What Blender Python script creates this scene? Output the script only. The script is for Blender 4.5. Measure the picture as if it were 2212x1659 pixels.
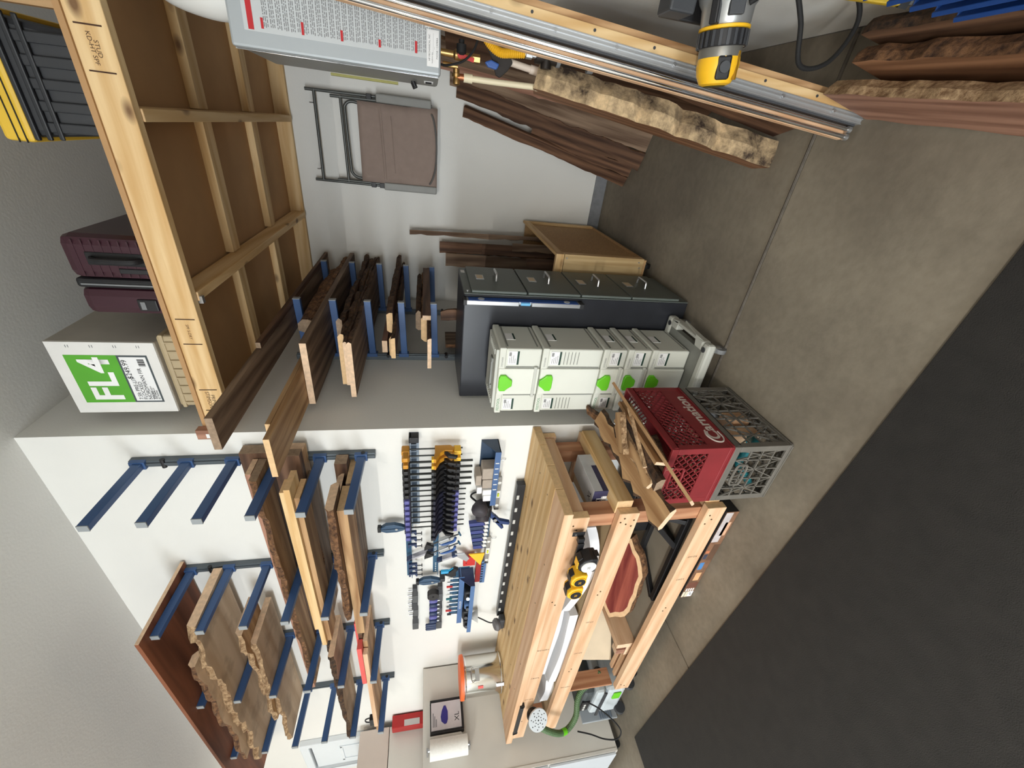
import bpy, bmesh, math, random
from mathutils import Vector, Matrix, noise

for o in list(bpy.data.objects):
    bpy.data.objects.remove(o)
scene = bpy.context.scene
COL = scene.collection

# ------------------------------------------------------------------ camera
CAM = Vector((1.372, -1.754, 1.50))
yaw, pitch, roll = 0.55983, -0.20821, 0.00243
fwd = Vector((-math.sin(yaw)*math.cos(pitch), math.cos(yaw)*math.cos(pitch), math.sin(pitch)))
rgt = Vector((math.cos(yaw), math.sin(yaw), 0))
dwn = fwd.cross(rgt)
r_ = rgt*math.cos(roll) + dwn*math.sin(roll)
d_ = -rgt*math.sin(roll) + dwn*math.cos(roll)
cam_data = bpy.data.cameras.new('camera')
cam = bpy.data.objects.new('camera', cam_data); COL.objects.link(cam)
# the phone was held sideways: the picture's right is the room's down
rot = Matrix((d_, r_, -fwd)).transposed()
cam.matrix_world = Matrix.Translation(CAM) @ rot.to_4x4()
cam_data.sensor_fit = 'HORIZONTAL'; cam_data.sensor_width = 36.0
cam_data.lens = 36.0*885.77/2212.0
cam_data.clip_start = 0.02
scene.camera = cam

# ------------------------------------------------------------------ light
scene.view_settings.view_transform = 'Standard'
scene.view_settings.look = 'None'
scene.view_settings.gamma = 1.0
scene.view_settings.use_curve_mapping = False
scene.view_settings.exposure = 0.0
world = bpy.data.worlds.new('sky'); scene.world = world; world.use_nodes = True
wn = world.node_tree
wn.nodes['Background'].inputs[0].default_value = (0.62, 0.76, 1.0, 1)
wn.nodes['Background'].inputs[1].default_value = 1.0
def area(name, loc, target, sx, sy, power, col, spread=180):
    l = bpy.data.lights.new(name, 'AREA'); l.shape = 'RECTANGLE'; l.size = sx; l.size_y = sy
    l.energy = power; l.color = col; l.spread = math.radians(spread)
    o = bpy.data.objects.new(name, l); COL.objects.link(o); o.location = loc
    o.rotation_euler = (Vector(target)-Vector(loc)).to_track_quat('-Z', 'Y').to_euler()
    return o
# daylight through the open garage door behind the camera, on the left
area('garage_door_daylight', (-1.45, -7.95, 1.42), (-1.45, 0.0, 1.42), 5.4, 1.0, 352, (0.89, 0.955, 1.0))
# fill light added on the ceiling behind the camera, brightens alcove and floor
area('fill_light', (0.5, -5.2, 3.17), (0.5, -5.2, 0.0), 1.2, 0.12, 215, (1.0, 0.95, 0.87))

# ------------------------------------------------------------------ helpers
def lin(c):
    return tuple(((v/255)/12.92 if v/255 <= 0.04045 else ((v/255+0.055)/1.055)**2.4) for v in c)
MATS = {}
def base_mat(name):
    m = bpy.data.materials.new(name); m.use_nodes = True
    nt = m.node_tree; b = nt.nodes['Principled BSDF']
    MATS[name] = m
    return m, nt, b
def P(name, rgb, rough=0.5, metal=0.0, var=0.06, scale=8.0, bump=0.0, bscale=200.0, spec=0.5, coat=0.0):
    """plain painted / plastic / metal surface with faint procedural mottling"""
    if name in MATS: return MATS[name]
    m, nt, b = base_mat(name); c = lin(rgb)
    tc = nt.nodes.new('ShaderNodeTexCoord')
    nz = nt.nodes.new('ShaderNodeTexNoise'); nz.inputs['Scale'].default_value = scale; nz.inputs['Detail'].default_value = 5
    nt.links.new(tc.outputs['Object'], nz.inputs['Vector'])
    rp = nt.nodes.new('ShaderNodeValToRGB')
    rp.color_ramp.elements[0].position = 0.3; rp.color_ramp.elements[1].position = 0.7
    rp.color_ramp.elements[0].color = tuple(v*(1-var) for v in c)+(1,)
    rp.color_ramp.elements[1].color = tuple(min(1, v*(1+var)) for v in c)+(1,)
    nt.links.new(nz.outputs['Fac'], rp.inputs['Fac']); nt.links.new(rp.outputs['Color'], b.inputs['Base Color'])
    b.inputs['Roughness'].default_value = rough; b.inputs['Metallic'].default_value = metal
    b.inputs['Specular IOR Level'].default_value = spec; b.inputs['Coat Weight'].default_value = coat
    if bump > 0:
        n2 = nt.nodes.new('ShaderNodeTexNoise'); n2.inputs['Scale'].default_value = bscale; n2.inputs['Detail'].default_value = 4
        nt.links.new(tc.outputs['Object'], n2.inputs['Vector'])
        bp = nt.nodes.new('ShaderNodeBump'); bp.inputs['Strength'].default_value = bump; bp.inputs['Distance'].default_value = 0.004
        nt.links.new(n2.outputs['Fac'], bp.inputs['Height']); nt.links.new(bp.outputs['Normal'], b.inputs['Normal'])
    return m
def WOOD(name, light, dark, axis='x', freq=1.0, rough=0.62, knots=0.0, rand=0.16, blotch=0.0):
    """timber: grain stretched along one axis, rings, knots, a random tone per object"""
    key = name+'_'+axis
    if key in MATS: return MATS[key]
    m, nt, b = base_mat(key); N = nt.nodes.new; L = nt.links.new
    tc = N('ShaderNodeTexCoord'); oi = N('ShaderNodeObjectInfo')
    mp = N('ShaderNodeMapping')
    s = [16*freq]*3; s['xyz'.index(axis)] = 1.1*freq; mp.inputs['Scale'].default_value = s
    ad = N('ShaderNodeVectorMath'); ad.operation = 'ADD'
    mul = N('ShaderNodeVectorMath'); mul.operation = 'SCALE'; mul.inputs['Scale'].default_value = 7.3
    cmb = N('ShaderNodeCombineXYZ')
    for k in range(3): L(oi.outputs['Random'], cmb.inputs[k])
    L(cmb.outputs[0], mul.inputs[0]); L(tc.outputs['Object'], ad.inputs[0]); L(mul.outputs[0], ad.inputs[1])
    L(ad.outputs[0], mp.inputs['Vector'])
    n1 = N('ShaderNodeTexNoise'); n1.inputs['Scale'].default_value = 1.6; n1.inputs['Detail'].default_value = 7; n1.inputs['Distortion'].default_value = 1.2
    L(mp.outputs[0], n1.inputs['Vector'])
    wv = N('ShaderNodeTexWave'); wv.inputs['Scale'].default_value = 0.55; wv.inputs['Distortion'].default_value = 6; wv.inputs['Detail'].default_value = 2
    wv.bands_direction = 'DIAGONAL'
    L(mp.outputs[0], wv.inputs['Vector'])
    mx = N('ShaderNodeMath'); mx.operation = 'MULTIPLY_ADD'; mx.inputs[1].default_value = 0.35
    L(wv.outputs['Fac'], mx.inputs[0]); L(n1.outputs['Fac'], mx.inputs[2])
    rp = N('ShaderNodeValToRGB'); rp.color_ramp.elements[0].position = 0.35; rp.color_ramp.elements[1].position = 0.95
    rp.color_ramp.elements[0].color = lin(light)+(1,); rp.color_ramp.elements[1].color = lin(dark)+(1,)
    L(mx.outputs[0], rp.inputs['Fac'])
    col = rp.outputs['Color']
    if blotch > 0:
        n3 = N('ShaderNodeTexNoise'); n3.inputs['Scale'].default_value = 6; n3.inputs['Detail'].default_value = 4
        L(ad.outputs[0], n3.inputs['Vector'])
        r3 = N('ShaderNodeValToRGB'); r3.color_ramp.elements[0].position = 0.5; r3.color_ramp.elements[1].position = 0.62
        r3.color_ramp.elements[0].color = (0, 0, 0, 1); r3.color_ramp.elements[1].color = (blotch,)*3+(1,)
        L(n3.outputs['Fac'], r3.inputs['Fac'])
        mm = N('ShaderNodeMix'); mm.data_type = 'RGBA'; L(r3.outputs['Color'], mm.inputs[0]); L(col, mm.inputs[6])
        mm.inputs[7].default_value = tuple(v*0.45 for v in lin(dark))+(1,); col = mm.outputs[2]
    if knots > 0:
        vo = N('ShaderNodeTexVoronoi'); vo.inputs['Scale'].default_value = 1.0
        mk = N('ShaderNodeMapping'); sk = [9.0]*3; sk['xyz'.index(axis)] = 4.6; mk.inputs['Scale'].default_value = sk
        L(ad.outputs[0], mk.inputs['Vector']); L(mk.outputs[0], vo.inputs['Vector'])
        r2 = N('ShaderNodeValToRGB'); r2.color_ramp.elements[0].position = 0.07; r2.color_ramp.elements[1].position = 0.2
        r2.color_ramp.elements[0].color = (knots,)*3+(1,); r2.color_ramp.elements[1].color = (0, 0, 0, 1)
        L(vo.outputs['Distance'], r2.inputs['Fac'])
        mm = N('ShaderNodeMix'); mm.data_type = 'RGBA'; L(r2.outputs['Color'], mm.inputs[0]); L(col, mm.inputs[6])
        mm.inputs[7].default_value = lin((88, 52, 30))+(1,); col = mm.outputs[2]
    hs = N('ShaderNodeHueSaturation')
    mr = N('ShaderNodeMapRange'); mr.inputs['To Min'].default_value = 1-rand; mr.inputs['To Max'].default_value = 1+rand
    L(oi.outputs['Random'], mr.inputs['Value']); L(mr.outputs[0], hs.inputs['Value']); L(col, hs.inputs['Color'])
    L(hs.outputs['Color'], b.inputs['Base Color'])
    b.inputs['Roughness'].default_value = rough; b.inputs['Specular IOR Level'].default_value = 0.3
    bp = N('ShaderNodeBump'); bp.inputs['Strength'].default_value = 0.25; bp.inputs['Distance'].default_value = 0.002
    L(mx.outputs[0], bp.inputs['Height']); L(bp.outputs['Normal'], b.inputs['Normal'])
    return m
def BARK(name, light, dark, scale=40.0):
    if name in MATS: return MATS[name]
    m, nt, b = base_mat(name); N = nt.nodes.new; L = nt.links.new
    tc = N('ShaderNodeTexCoord'); n = N('ShaderNodeTexNoise'); n.inputs['Scale'].default_value = scale; n.inputs['Detail'].default_value = 8
    n.inputs['Roughness'].default_value = 0.7
    L(tc.outputs['Object'], n.inputs['Vector'])
    r = N('ShaderNodeValToRGB'); r.color_ramp.elements[0].position = 0.38; r.color_ramp.elements[1].position = 0.66
    r.color_ramp.elements[0].color = lin(dark)+(1,); r.color_ramp.elements[1].color = lin(light)+(1,)
    L(n.outputs['Fac'], r.inputs['Fac']); L(r.outputs['Color'], b.inputs['Base Color'])
    b.inputs['Roughness'].default_value = 0.9
    bp = N('ShaderNodeBump'); bp.inputs['Strength'].default_value = 0.9; bp.inputs['Distance'].default_value = 0.01
    L(n.outputs['Fac'], bp.inputs['Height']); L(bp.outputs['Normal'], b.inputs['Normal'])
    return m

ORG = {}
def tag(o, label=None, cat=None, group=None, kind=None):
    if label: o['label'] = label
    if cat: o['category'] = cat
    if group: o['group'] = group
    if kind: o['kind'] = kind
    return o
def thing(name, label, cat, loc, group=None, rot=None):
    o = bpy.data.objects.new(name, None); COL.objects.link(o); o.empty_display_size = 0.05
    o.location = loc
    if rot is not None: o.rotation_euler = rot
    ORG[o.name] = Vector(loc)
    return tag(o, label, cat, group)

class MB:
    """collects shapes, then links them as ONE mesh object"""
    def __init__(s): s.v = []; s.f = []; s.m = []
    def add(s, vs, fs, mi=0):
        n = len(s.v); s.v += [tuple(v) for v in vs]
        for f in fs: s.f.append([i+n for i in f]); s.m.append(mi)
        return s
    def box(s, x0, x1, y0, y1, z0, z1, mi=0, ends=None, endmi=1):
        if x0 > x1: x0, x1 = x1, x0
        if y0 > y1: y0, y1 = y1, y0
        if z0 > z1: z0, z1 = z1, z0
        vs = [(x0,y0,z0),(x1,y0,z0),(x1,y1,z0),(x0,y1,z0),(x0,y0,z1),(x1,y0,z1),(x1,y1,z1),(x0,y1,z1)]
        fs = [(0,3,2,1),(4,5,6,7),(0,1,5,4),(1,2,6,5),(2,3,7,6),(3,0,4,7)]
        ms = [mi]*6
        if ends == 'x': ms[3] = ms[5] = endmi
        if ends == 'y': ms[2] = ms[4] = endmi
        if ends == 'z': ms[0] = ms[1] = endmi
        n = len(s.v); s.v += vs
        for f, k in zip(fs, ms): s.f.append([i+n for i in f]); s.m.append(k)
        return s
    def xbox(s, c, ax, ay, az, hx, hy, hz, mi=0):
        c, ax, ay, az = Vector(c), Vector(ax).normalized(), Vector(ay).normalized(), Vector(az).normalized()
        vs = [c+ax*hx*i+ay*hy*j+az*hz*k for k in (-1,1) for j in (-1,1) for i in (-1,1)]
        return s.add(vs, [(0,2,3,1),(4,5,7,6),(0,1,5,4),(1,3,7,5),(3,2,6,7),(2,0,4,6)], mi)
    def beam(s, p0, p1, w, h, up=(0,0,1), mi=0):
        p0, p1 = Vector(p0), Vector(p1); d = (p1-p0); L = d.length; d.normalize()
        sd = d.cross(Vector(up))
        if sd.length < 1e-4: sd = d.cross(Vector((1,0,0)))
        sd.normalize(); u = sd.cross(d)
        return s.xbox((p0+p1)/2, d, sd, u, L/2, w/2, h/2, mi)
    def cyl(s, p0, p1, r0, r1=None, n=14, mi=0, cap=True, capmi=None):
        if r1 is None: r1 = r0
        p0, p1 = Vector(p0), Vector(p1); d = (p1-p0).normalized()
        a = d.orthogonal().normalized(); b = d.cross(a)
        vs = []
        for p, r in ((p0, r0), (p1, r1)):
            vs += [p+(a*math.cos(2*math.pi*i/n)+b*math.sin(2*math.pi*i/n))*r for i in range(n)]
        s.add(vs, [(i, (i+1)%n, n+(i+1)%n, n+i) for i in range(n)], mi)
        if cap:
            k = mi if capmi is None else capmi
            s.add(vs[:n], [list(range(n))[::-1]], k); s.add(vs[n:], [list(range(n))], k)
        return s
    def lathe(s, o, axis, prof, n=18, mi=0):
        """prof: (radius, distance along axis, optional material)"""
        o, d = Vector(o), Vector(axis).normalized(); a = d.orthogonal().normalized(); b = d.cross(a)
        vs = []
        for q in prof:
            vs += [o+d*q[1]+(a*math.cos(2*math.pi*i/n)+b*math.sin(2*math.pi*i/n))*max(q[0], 1e-5) for i in range(n)]
        for k in range(len(prof)-1):
            mm = prof[k][2] if len(prof[k]) > 2 else mi
            base = len(s.v)
            s.add(vs[k*n:(k+2)*n], [(i, (i+1)%n, n+(i+1)%n, n+i) for i in range(n)], mm)
        return s
    def tube(s, pts, r, n=8, mi=0, sub=6, rings=0, ring_r=0):
        pts = [Vector(p) for p in pts]; path = []
        if len(pts) > 2:
            ext = [pts[0]*2-pts[1]]+pts+[pts[-1]*2-pts[-2]]
            for i in range(1, len(ext)-2):
                for k in range(sub):
                    t = k/sub; a, b, c, d = ext[i-1], ext[i], ext[i+1], ext[i+2]
                    path.append(0.5*((2*b)+(c-a)*t+(2*a-5*b+4*c-d)*t*t+(3*b-a-3*c+d)*t**3))
            path.append(pts[-1])
        else: path = pts
        vs = []; prev = None
        for i, p in enumerate(path):
            d = (path[min(i+1, len(path)-1)]-path[max(i-1, 0)]).normalized()
            if prev is None: a = d.orthogonal().normalized()
            else:
                a = prev-d*prev.dot(d)
                a = a.normalized() if a.length > 1e-5 else d.orthogonal().normalized()
            prev = a; b = d.cross(a); rr = r+(ring_r if rings and i % 2 else 0)
            vs += [p+(a*math.cos(2*math.pi*k/n)+b*math.sin(2*math.pi*k/n))*rr for k in range(n)]
        fs = []
        for i in range(len(path)-1):
            fs += [(i*n+k, i*n+(k+1)%n, (i+1)*n+(k+1)%n, (i+1)*n+k) for k in range(n)]
        fs.append(list(range(n))[::-1]); fs.append([len(vs)-n+k for k in range(n)])
        return s.add(vs, fs, mi)
    def prism(s, pts, plane, lo, hi, mi=0, sidemi=None):
        def q(p, h):
            return {'xy': (p[0], p[1], h), 'xz': (p[0], h, p[1]), 'yz': (h, p[0], p[1])}[plane]
        n = len(pts); vs = [q(p, lo) for p in pts]+[q(p, hi) for p in pts]
        s.add(vs, [list(range(n))[::-1], list(range(n, 2*n))], mi)
        sm = mi if sidemi is None else sidemi
        k = len(s.v)-2*n
        for i in range(n): s.f.append([k+i, k+(i+1)%n, k+n+(i+1)%n, k+n+i]); s.m.append(sm)
        return s
    def obj(s, name, mats, parent=None, local=False, bevel=0.0, smooth=False, loc=None, label=None):
        if not isinstance(mats, (list, tuple)): mats = [mats]
        me = bpy.data.meshes.new(name); off = Vector((0,0,0))
        if parent is not None and not local: off = ORG[parent.name]
        if parent is None and loc is not None: off = Vector(loc)
        me.from_pydata([tuple(Vector(v)-off) for v in s.v], [], s.f)
        for m in mats: me.materials.append(m)
        for p, k in zip(me.polygons, s.m): p.material_index = min(k, len(mats)-1)
        bm = bmesh.new(); bm.from_mesh(me); bmesh.ops.remove_doubles(bm, verts=bm.verts, dist=1e-5)
        bmesh.ops.recalc_face_normals(bm, faces=bm.faces); bm.to_mesh(me); bm.free()
        o = bpy.data.objects.new(name, me); COL.objects.link(o)
        if parent is not None: o.parent = parent
        elif loc is not None: o.location = loc
        ORG[o.name] = off
        if label: o['label'] = label
        if bevel > 0:
            md = o.modifiers.new('edge', 'BEVEL'); md.width = bevel; md.segments = 2; md.limit_method = 'ANGLE'; md.angle_limit = math.radians(50)
        if smooth:
            for p in me.polygons: p.use_smooth = True
            me.set_sharp_from_angle(angle=math.radians(40))
        return o
def shape(): return MB()
def copy_tree(o, parent=None):
    c = o.copy(); COL.objects.link(c); c.parent = parent
    if parent is not None: c.matrix_parent_inverse = o.matrix_parent_inverse
    for ch in [k for k in bpy.data.objects if k.parent == o]: copy_tree(ch, c)
    return c
def text(s, size, mat, parent, org, xd, yd, name='lettering', local=False, align='CENTER', depth=0.0004, bold=0.0, space=1.0):
    cu = bpy.data.curves.new(name, 'FONT'); cu.body = s; cu.size = size; cu.align_x = align; cu.align_y = 'CENTER'
    cu.extrude = 0; cu.offset = bold; cu.resolution_u = 3; cu.space_character = space; cu.space_line = 0.85
    tmp = bpy.data.objects.new('tmp', cu); COL.objects.link(tmp)
    bpy.context.view_layer.update()
    me = bpy.data.meshes.new_from_object(tmp.evaluated_get(bpy.context.evaluated_depsgraph_get()))
    bpy.data.objects.remove(tmp)
    xd, yd = Vector(xd).normalized(), Vector(yd).normalized(); nd = xd.cross(yd)
    off = Vector((0,0,0)) if local else ORG[parent.name]
    for v in me.vertices: v.co = Vector(org)+xd*v.co.x+yd*v.co.y+nd*depth-off
    me.materials.clear(); me.materials.append(mat); me.name = name
    o = bpy.data.objects.new(name, me); COL.objects.link(o); o.parent = parent; ORG[o.name] = off
    return o

def wob(rnd, amp, n=5):
    ks = [(rnd.uniform(0.5, 1.7)*(j+1)*1.5, rnd.uniform(0, 6.28), 0.55*amp/(j+1)**0.7) for j in range(n)]
    return lambda t: sum(a*math.sin(k*t*3.0+p) for k, p, a in ks)
def live_shape(L, b0, b1, z0, z1, seed=1, rough=0.01, barklo=True, barkhi=True, n=None, e0=0.0, e1=0.0, bow=0.0):
    """a sawn slab along local +X: natural edges where bark*, square edges elsewhere"""
    rnd = random.Random(seed); m = MB(); n = n or max(10, int(L/0.045)); th = z1-z0
    wl, wh = wob(rnd, rough), wob(rnd, rough); jl = wob(rnd, rough*0.5); bw = wob(rnd, bow*0.5) if bow else (lambda t: 0)
    rings = []
    for i in range(n+1):
        t = i/n; x = L*t; zz = bw(t*0.5)
        lo = b0+(wl(t*2.2*L)+rnd.uniform(-1, 1)*rough*0.22 if barklo else 0)
        hi = b1+(wh(t*2.2*L)+rnd.uniform(-1, 1)*rough*0.22 if barkhi else 0)
        xa = x+(e0*rnd.uniform(-1, 1) if i == 0 else 0)+(e1*rnd.uniform(-1, 1) if i == n else 0)
        a = (0.35*th+jl(t*3))if barklo else 0.0; c = (0.35*th-jl(t*4)) if barkhi else 0.0
        a = max(-0.2*th, min(a, 0.8*th)); c = max(-0.2*th, min(c, 0.8*th))
        ja = rnd.uniform(0, rough*0.8) if barklo else 0; jc = rnd.uniform(0, rough*0.8) if barkhi else 0
        rings.append([(xa, lo, z0+zz), (xa, hi, z0+zz), (xa, hi-c*0.3+jc, z0+th*0.5+zz), (xa, hi-c, z1+zz), (xa, lo+a, z1+zz), (xa, lo+a*0.3-ja, z0+th*0.5+zz)])
    vs = [p for r in rings for p in r]; k = len(m.v); m.v += vs
    mi = [0, 1 if barkhi else 0, 1 if barkhi else 0, 0, 1 if barklo else 0, 1 if barklo else 0]
    for i in range(n):
        for j in range(6):
            m.f.append([k+i*6+j, k+i*6+(j+1) % 6, k+(i+1)*6+(j+1) % 6, k+(i+1)*6+j]); m.m.append(mi[j])
    m.f.append([k+j for j in range(6)][::-1]); m.m.append(2)
    m.f.append([k+n*6+j for j in range(6)]); m.m.append(2)
    return m
def plank(name, label, cat, p0, p1, side, w, th, mats, seed=1, rough=0.0, bark=(False, False), group=None, parent=None, e=0.0, bow=0.0):
    """a board from p0 to p1; `side` = direction of its width; origin at p0"""
    p0, p1 = Vector(p0), Vector(p1); d = p1-p0; L = d.length; d.normalize()
    sd = Vector(side); sd = (sd-d*sd.dot(d)).normalized(); nd = d.cross(sd)
    m = live_shape(L, -w/2, w/2, -th/2, th/2, seed, rough, bark[0], bark[1], e0=e, e1=e, bow=bow, n=(1 if not any(bark) and not bow else None))
    if parent is not None:
        off = ORG[parent.name]
        m.v = [tuple(p0+d*v[0]+sd*v[1]+nd*v[2]) for v in m.v]
        return m.obj(name, mats, parent)
    o = m.obj(name, mats, bevel=0.0015 if not any(bark) else 0)
    o.matrix_world = Matrix.Translation(p0) @ Matrix((d, sd, nd)).transposed().to_4x4()
    if label: tag(o, label, cat, group)
    return o
# ------------------------------------------------------------------ materials
wall_m = P('wall_paint', (232, 231, 226), 0.85, var=0.015, scale=3, bump=0.12, bscale=90)
ceil_m = P('ceiling_paint', (226, 225, 221), 0.9, var=0.015, scale=2, bump=0.2, bscale=70)
steel_blue = P('blue_powder_coat', (56, 88, 136), 0.42, var=0.04)
steel_gray = P('gray_rack_steel', (92, 100, 106), 0.42, metal=0.35, var=0.05)
cap_gray = P('gray_end_cap', (150, 155, 158), 0.55)
black_pl = P('black_plastic', (26, 26, 29), 0.5, var=0.1)
black_rub = P('black_rubber', (20, 20, 21), 0.75, var=0.1)
dark_gray = P('dark_gray_plastic', (58, 60, 64), 0.55)
mid_gray = P('mid_gray_plastic', (120, 122, 124), 0.55)
silver = P('silver_metal', (188, 190, 192), 0.32, metal=0.85, var=0.05)
chrome = P('chrome', (225, 227, 230), 0.1, metal=1.0, var=0.02)
alum = P('aluminium', (190, 192, 194), 0.38, metal=0.7, var=0.05)
brass = P('brass', (186, 150, 96), 0.35, metal=0.9)
copper = P('copper', (176, 112, 78), 0.4, metal=0.85)
white_pl = P('white_plastic', (228, 228, 224), 0.45, var=0.03)
paper = P('white_paper', (236, 236, 236), 0.8, var=0.03)
cream_pvc = P('cream_pvc', (232, 220, 188), 0.4, var=0.04)
yellow = P('tool_yellow', (246, 190, 40), 0.4, var=0.05)
gas_yellow = P('gas_hose_yellow', (240, 182, 36), 0.5, var=0.06)
red_pl = P('red_plastic', (196, 44, 40), 0.45, var=0.06)
red_paint = P('red_paint', (170, 22, 24), 0.35)
blue_pl = P('blue_plastic', (40, 92, 170), 0.45)
navy_pl = P('navy_plastic', (36, 54, 92), 0.45, var=0.08)
violet = P('violet_blue_plastic', (92, 92, 160), 0.45)
teal = P('teal_plastic', (24, 108, 116), 0.5, var=0.12)
cyan = P('cyan_plastic', (30, 160, 214), 0.45)
green = P('latch_green', (110, 206, 40), 0.4, var=0.04)
ink = P('black_ink', (24, 24, 26), 0.8)
ink_gray = P('gray_ink', (120, 120, 122), 0.8)
ink_brown = P('stamp_ink', (70, 44, 28), 0.85)
ink_white = P('white_ink', (240, 240, 238), 0.7)
ink_red = P('red_ink', (190, 40, 46), 0.7)
ink_green = P('green_ink', (40, 130, 70), 0.7)
# timbers
def tri(nm, l, d, ax, **k): return WOOD(nm, l, d, ax, **k)
PINE = {a: WOOD('pine', (228, 198, 150), (204, 164, 110), a, knots=0.85, rand=0.07) for a in 'xyz'}
FIR = {a: WOOD('fir', (230, 196, 162), (208, 164, 126), a, knots=0.0, rand=0.06) for a in 'xyz'}
END_PINE = P('pine_end', (222, 186, 140), 0.8, var=0.1, scale=60)
END_PALE = P('pale_sawn_end', (228, 196, 164), 0.8, var=0.14, scale=50)
END_GREY = P('weathered_end', (150, 128, 106), 0.85, var=0.2, scale=60)
GREY = {a: WOOD('weathered_board', (150, 126, 104), (92, 70, 54), a, rand=0.16) for a in 'xyz'}
WALNUT = {a: WOOD('walnut', (122, 90, 68), (68, 46, 34), a, rand=0.18) for a in 'xyz'}
TAN = {a: WOOD('tan_board', (196, 160, 118), (146, 108, 72), a, rand=0.12) for a in 'xyz'}
PALE = {a: WOOD('pale_slab', (214, 190, 162), (184, 156, 126), a, freq=0.5, rand=0.06, blotch=0.42) for a in 'xyz'}
ROSE = {a: WOOD('rosy_board', (178, 134, 112), (134, 94, 76), a, rand=0.1) for a in 'xyz'}
CEDAR = {a: WOOD('red_cedar', (170, 92, 74), (112, 44, 40), a, rand=0.08) for a in 'xyz'}
PLY = {a: WOOD('lauan_plywood', (142, 86, 58), (88, 48, 30), a, freq=0.45, rand=0.04) for a in 'xyz'}
BARKD = BARK('dark_bark', (104, 74, 50), (34, 24, 17))
BARKM = BARK('brown_bark', (150, 108, 72), (66, 42, 27))
BARKL = BARK('pale_live_edge', (206, 174, 134), (122, 90, 60), 42)
CHIP = P('particle_board', (188, 150, 104), 0.85, var=0.22, scale=120)
DECK = P('shelf_deck_board', (182, 142, 98), 0.85, var=0.08, scale=5)
CARD = P('cardboard', (176, 150, 118), 0.85, var=0.05)
# ------------------------------------------------------------------ the room
H = 3.27; XR = 1.82; YB = 1.88; XL = -6.0; YF = -8.0
def struct(name, mb, mats, bevel=0):
    return tag(mb.obj(name, mats, bevel=bevel), kind='structure')
# concrete floor in poured slabs with open joints
conc, nt, b = base_mat('concrete')
N = nt.nodes.new; Lk = nt.links.new
tc = N('ShaderNodeTexCoord')
n1 = N('ShaderNodeTexNoise'); n1.inputs['Scale'].default_value = 1.25; n1.inputs['Detail'].default_value = 9; n1.inputs['Roughness'].default_value = 0.62
n2 = N('ShaderNodeTexNoise'); n2.inputs['Scale'].default_value = 28; n2.inputs['Detail'].default_value = 6
Lk(tc.outputs['Object'], n1.inputs['Vector']); Lk(tc.outputs['Object'], n2.inputs['Vector'])
r1 = N('ShaderNodeValToRGB'); r1.color_ramp.elements[0].position = 0.3; r1.color_ramp.elements[1].position = 0.7
r1.color_ramp.elements[0].color = lin((106, 98, 86))+(1,); r1.color_ramp.elements[1].color = lin((150, 141, 125))+(1,)
mx = N('ShaderNodeMix'); mx.data_type = 'RGBA'; mx.blend_type = 'MULTIPLY'; mx.inputs[0].default_value = 0.28
r2 = N('ShaderNodeValToRGB'); r2.color_ramp.elements[0].position = 0.35; r2.color_ramp.elements[1].position = 0.6
r2.color_ramp.elements[0].color = (0.62, 0.6, 0.57, 1); r2.color_ramp.elements[1].color = (1, 1, 1, 1)
Lk(n1.outputs['Fac'], r1.inputs['Fac']); Lk(n2.outputs['Fac'], r2.inputs['Fac'])
Lk(r1.outputs['Color'], mx.inputs[6]); Lk(r2.outputs['Color'], mx.inputs[7]); Lk(mx.outputs[2], b.inputs['Base Color'])
b.inputs['Roughness'].default_value = 0.75
bp = N('ShaderNodeBump'); bp.inputs['Strength'].default_value = 0.25; bp.inputs['Distance'].default_value = 0.004
Lk(n2.outputs['Fac'], bp.inputs['Height']); Lk(bp.outputs['Normal'], b.inputs['Normal'])
joint_m = P('joint_filler', (96, 90, 82), 0.9, var=0.2, scale=40)
floor = struct('floor', shape().box(XL, XR+.1, YF, YB+.1, -0.12, -0.012), [joint_m])
for x0, x1, y0, y1 in ((0.0, XR, -0.104, YB), (-1.166, XR, YF, -0.116), (XL, -1.174, YF, 0.0), (-1.166, -0.0, -0.104, 0.0)):
    shape().box(x0, x1, y0, y1, -0.05, 0.0).obj('slab', [conc], floor, bevel=0.004)
shape().tube([(0.0, -.110, -.004), (.45, -.112, -.003), (1.0, -.108, -.004), (1.8, -.109, -.004)], 0.009, n=8).obj('joint_seal', [joint_m], floor)
struct('ceiling', shape().box(XL, XR+.1, YF, YB+.1, H, H+.1), [ceil_m])
struct('wall_left', shape().box(XL, 0.0, 0.0, 0.1, 0, H), [wall_m])
struct('wall_inner', shape().box(-0.1, 0.0, 0.1, YB, 0, H), [wall_m])
struct('wall_back', shape().box(-0.1, XR, YB, YB+.1, 0, H), [wall_m])
struct('wall_right', shape().box(XR, XR+.1, YF, YB+.1, 0, H), [wall_m])
struct('wall_far', shape().box(XL-.1, XL, YF, 0.1, 0, H), [wall_m])
w = shape().box(XL, -4.2, YF-.1, YF, 0, H).box(1.3, XR, YF-.1, YF, 0, H).box(-4.2, 1.3, YF-.1, YF, 1.95, H).box(-4.2, 1.3, YF-.1, YF, 0, .9)
struct('wall_front', w, [wall_m])
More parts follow.
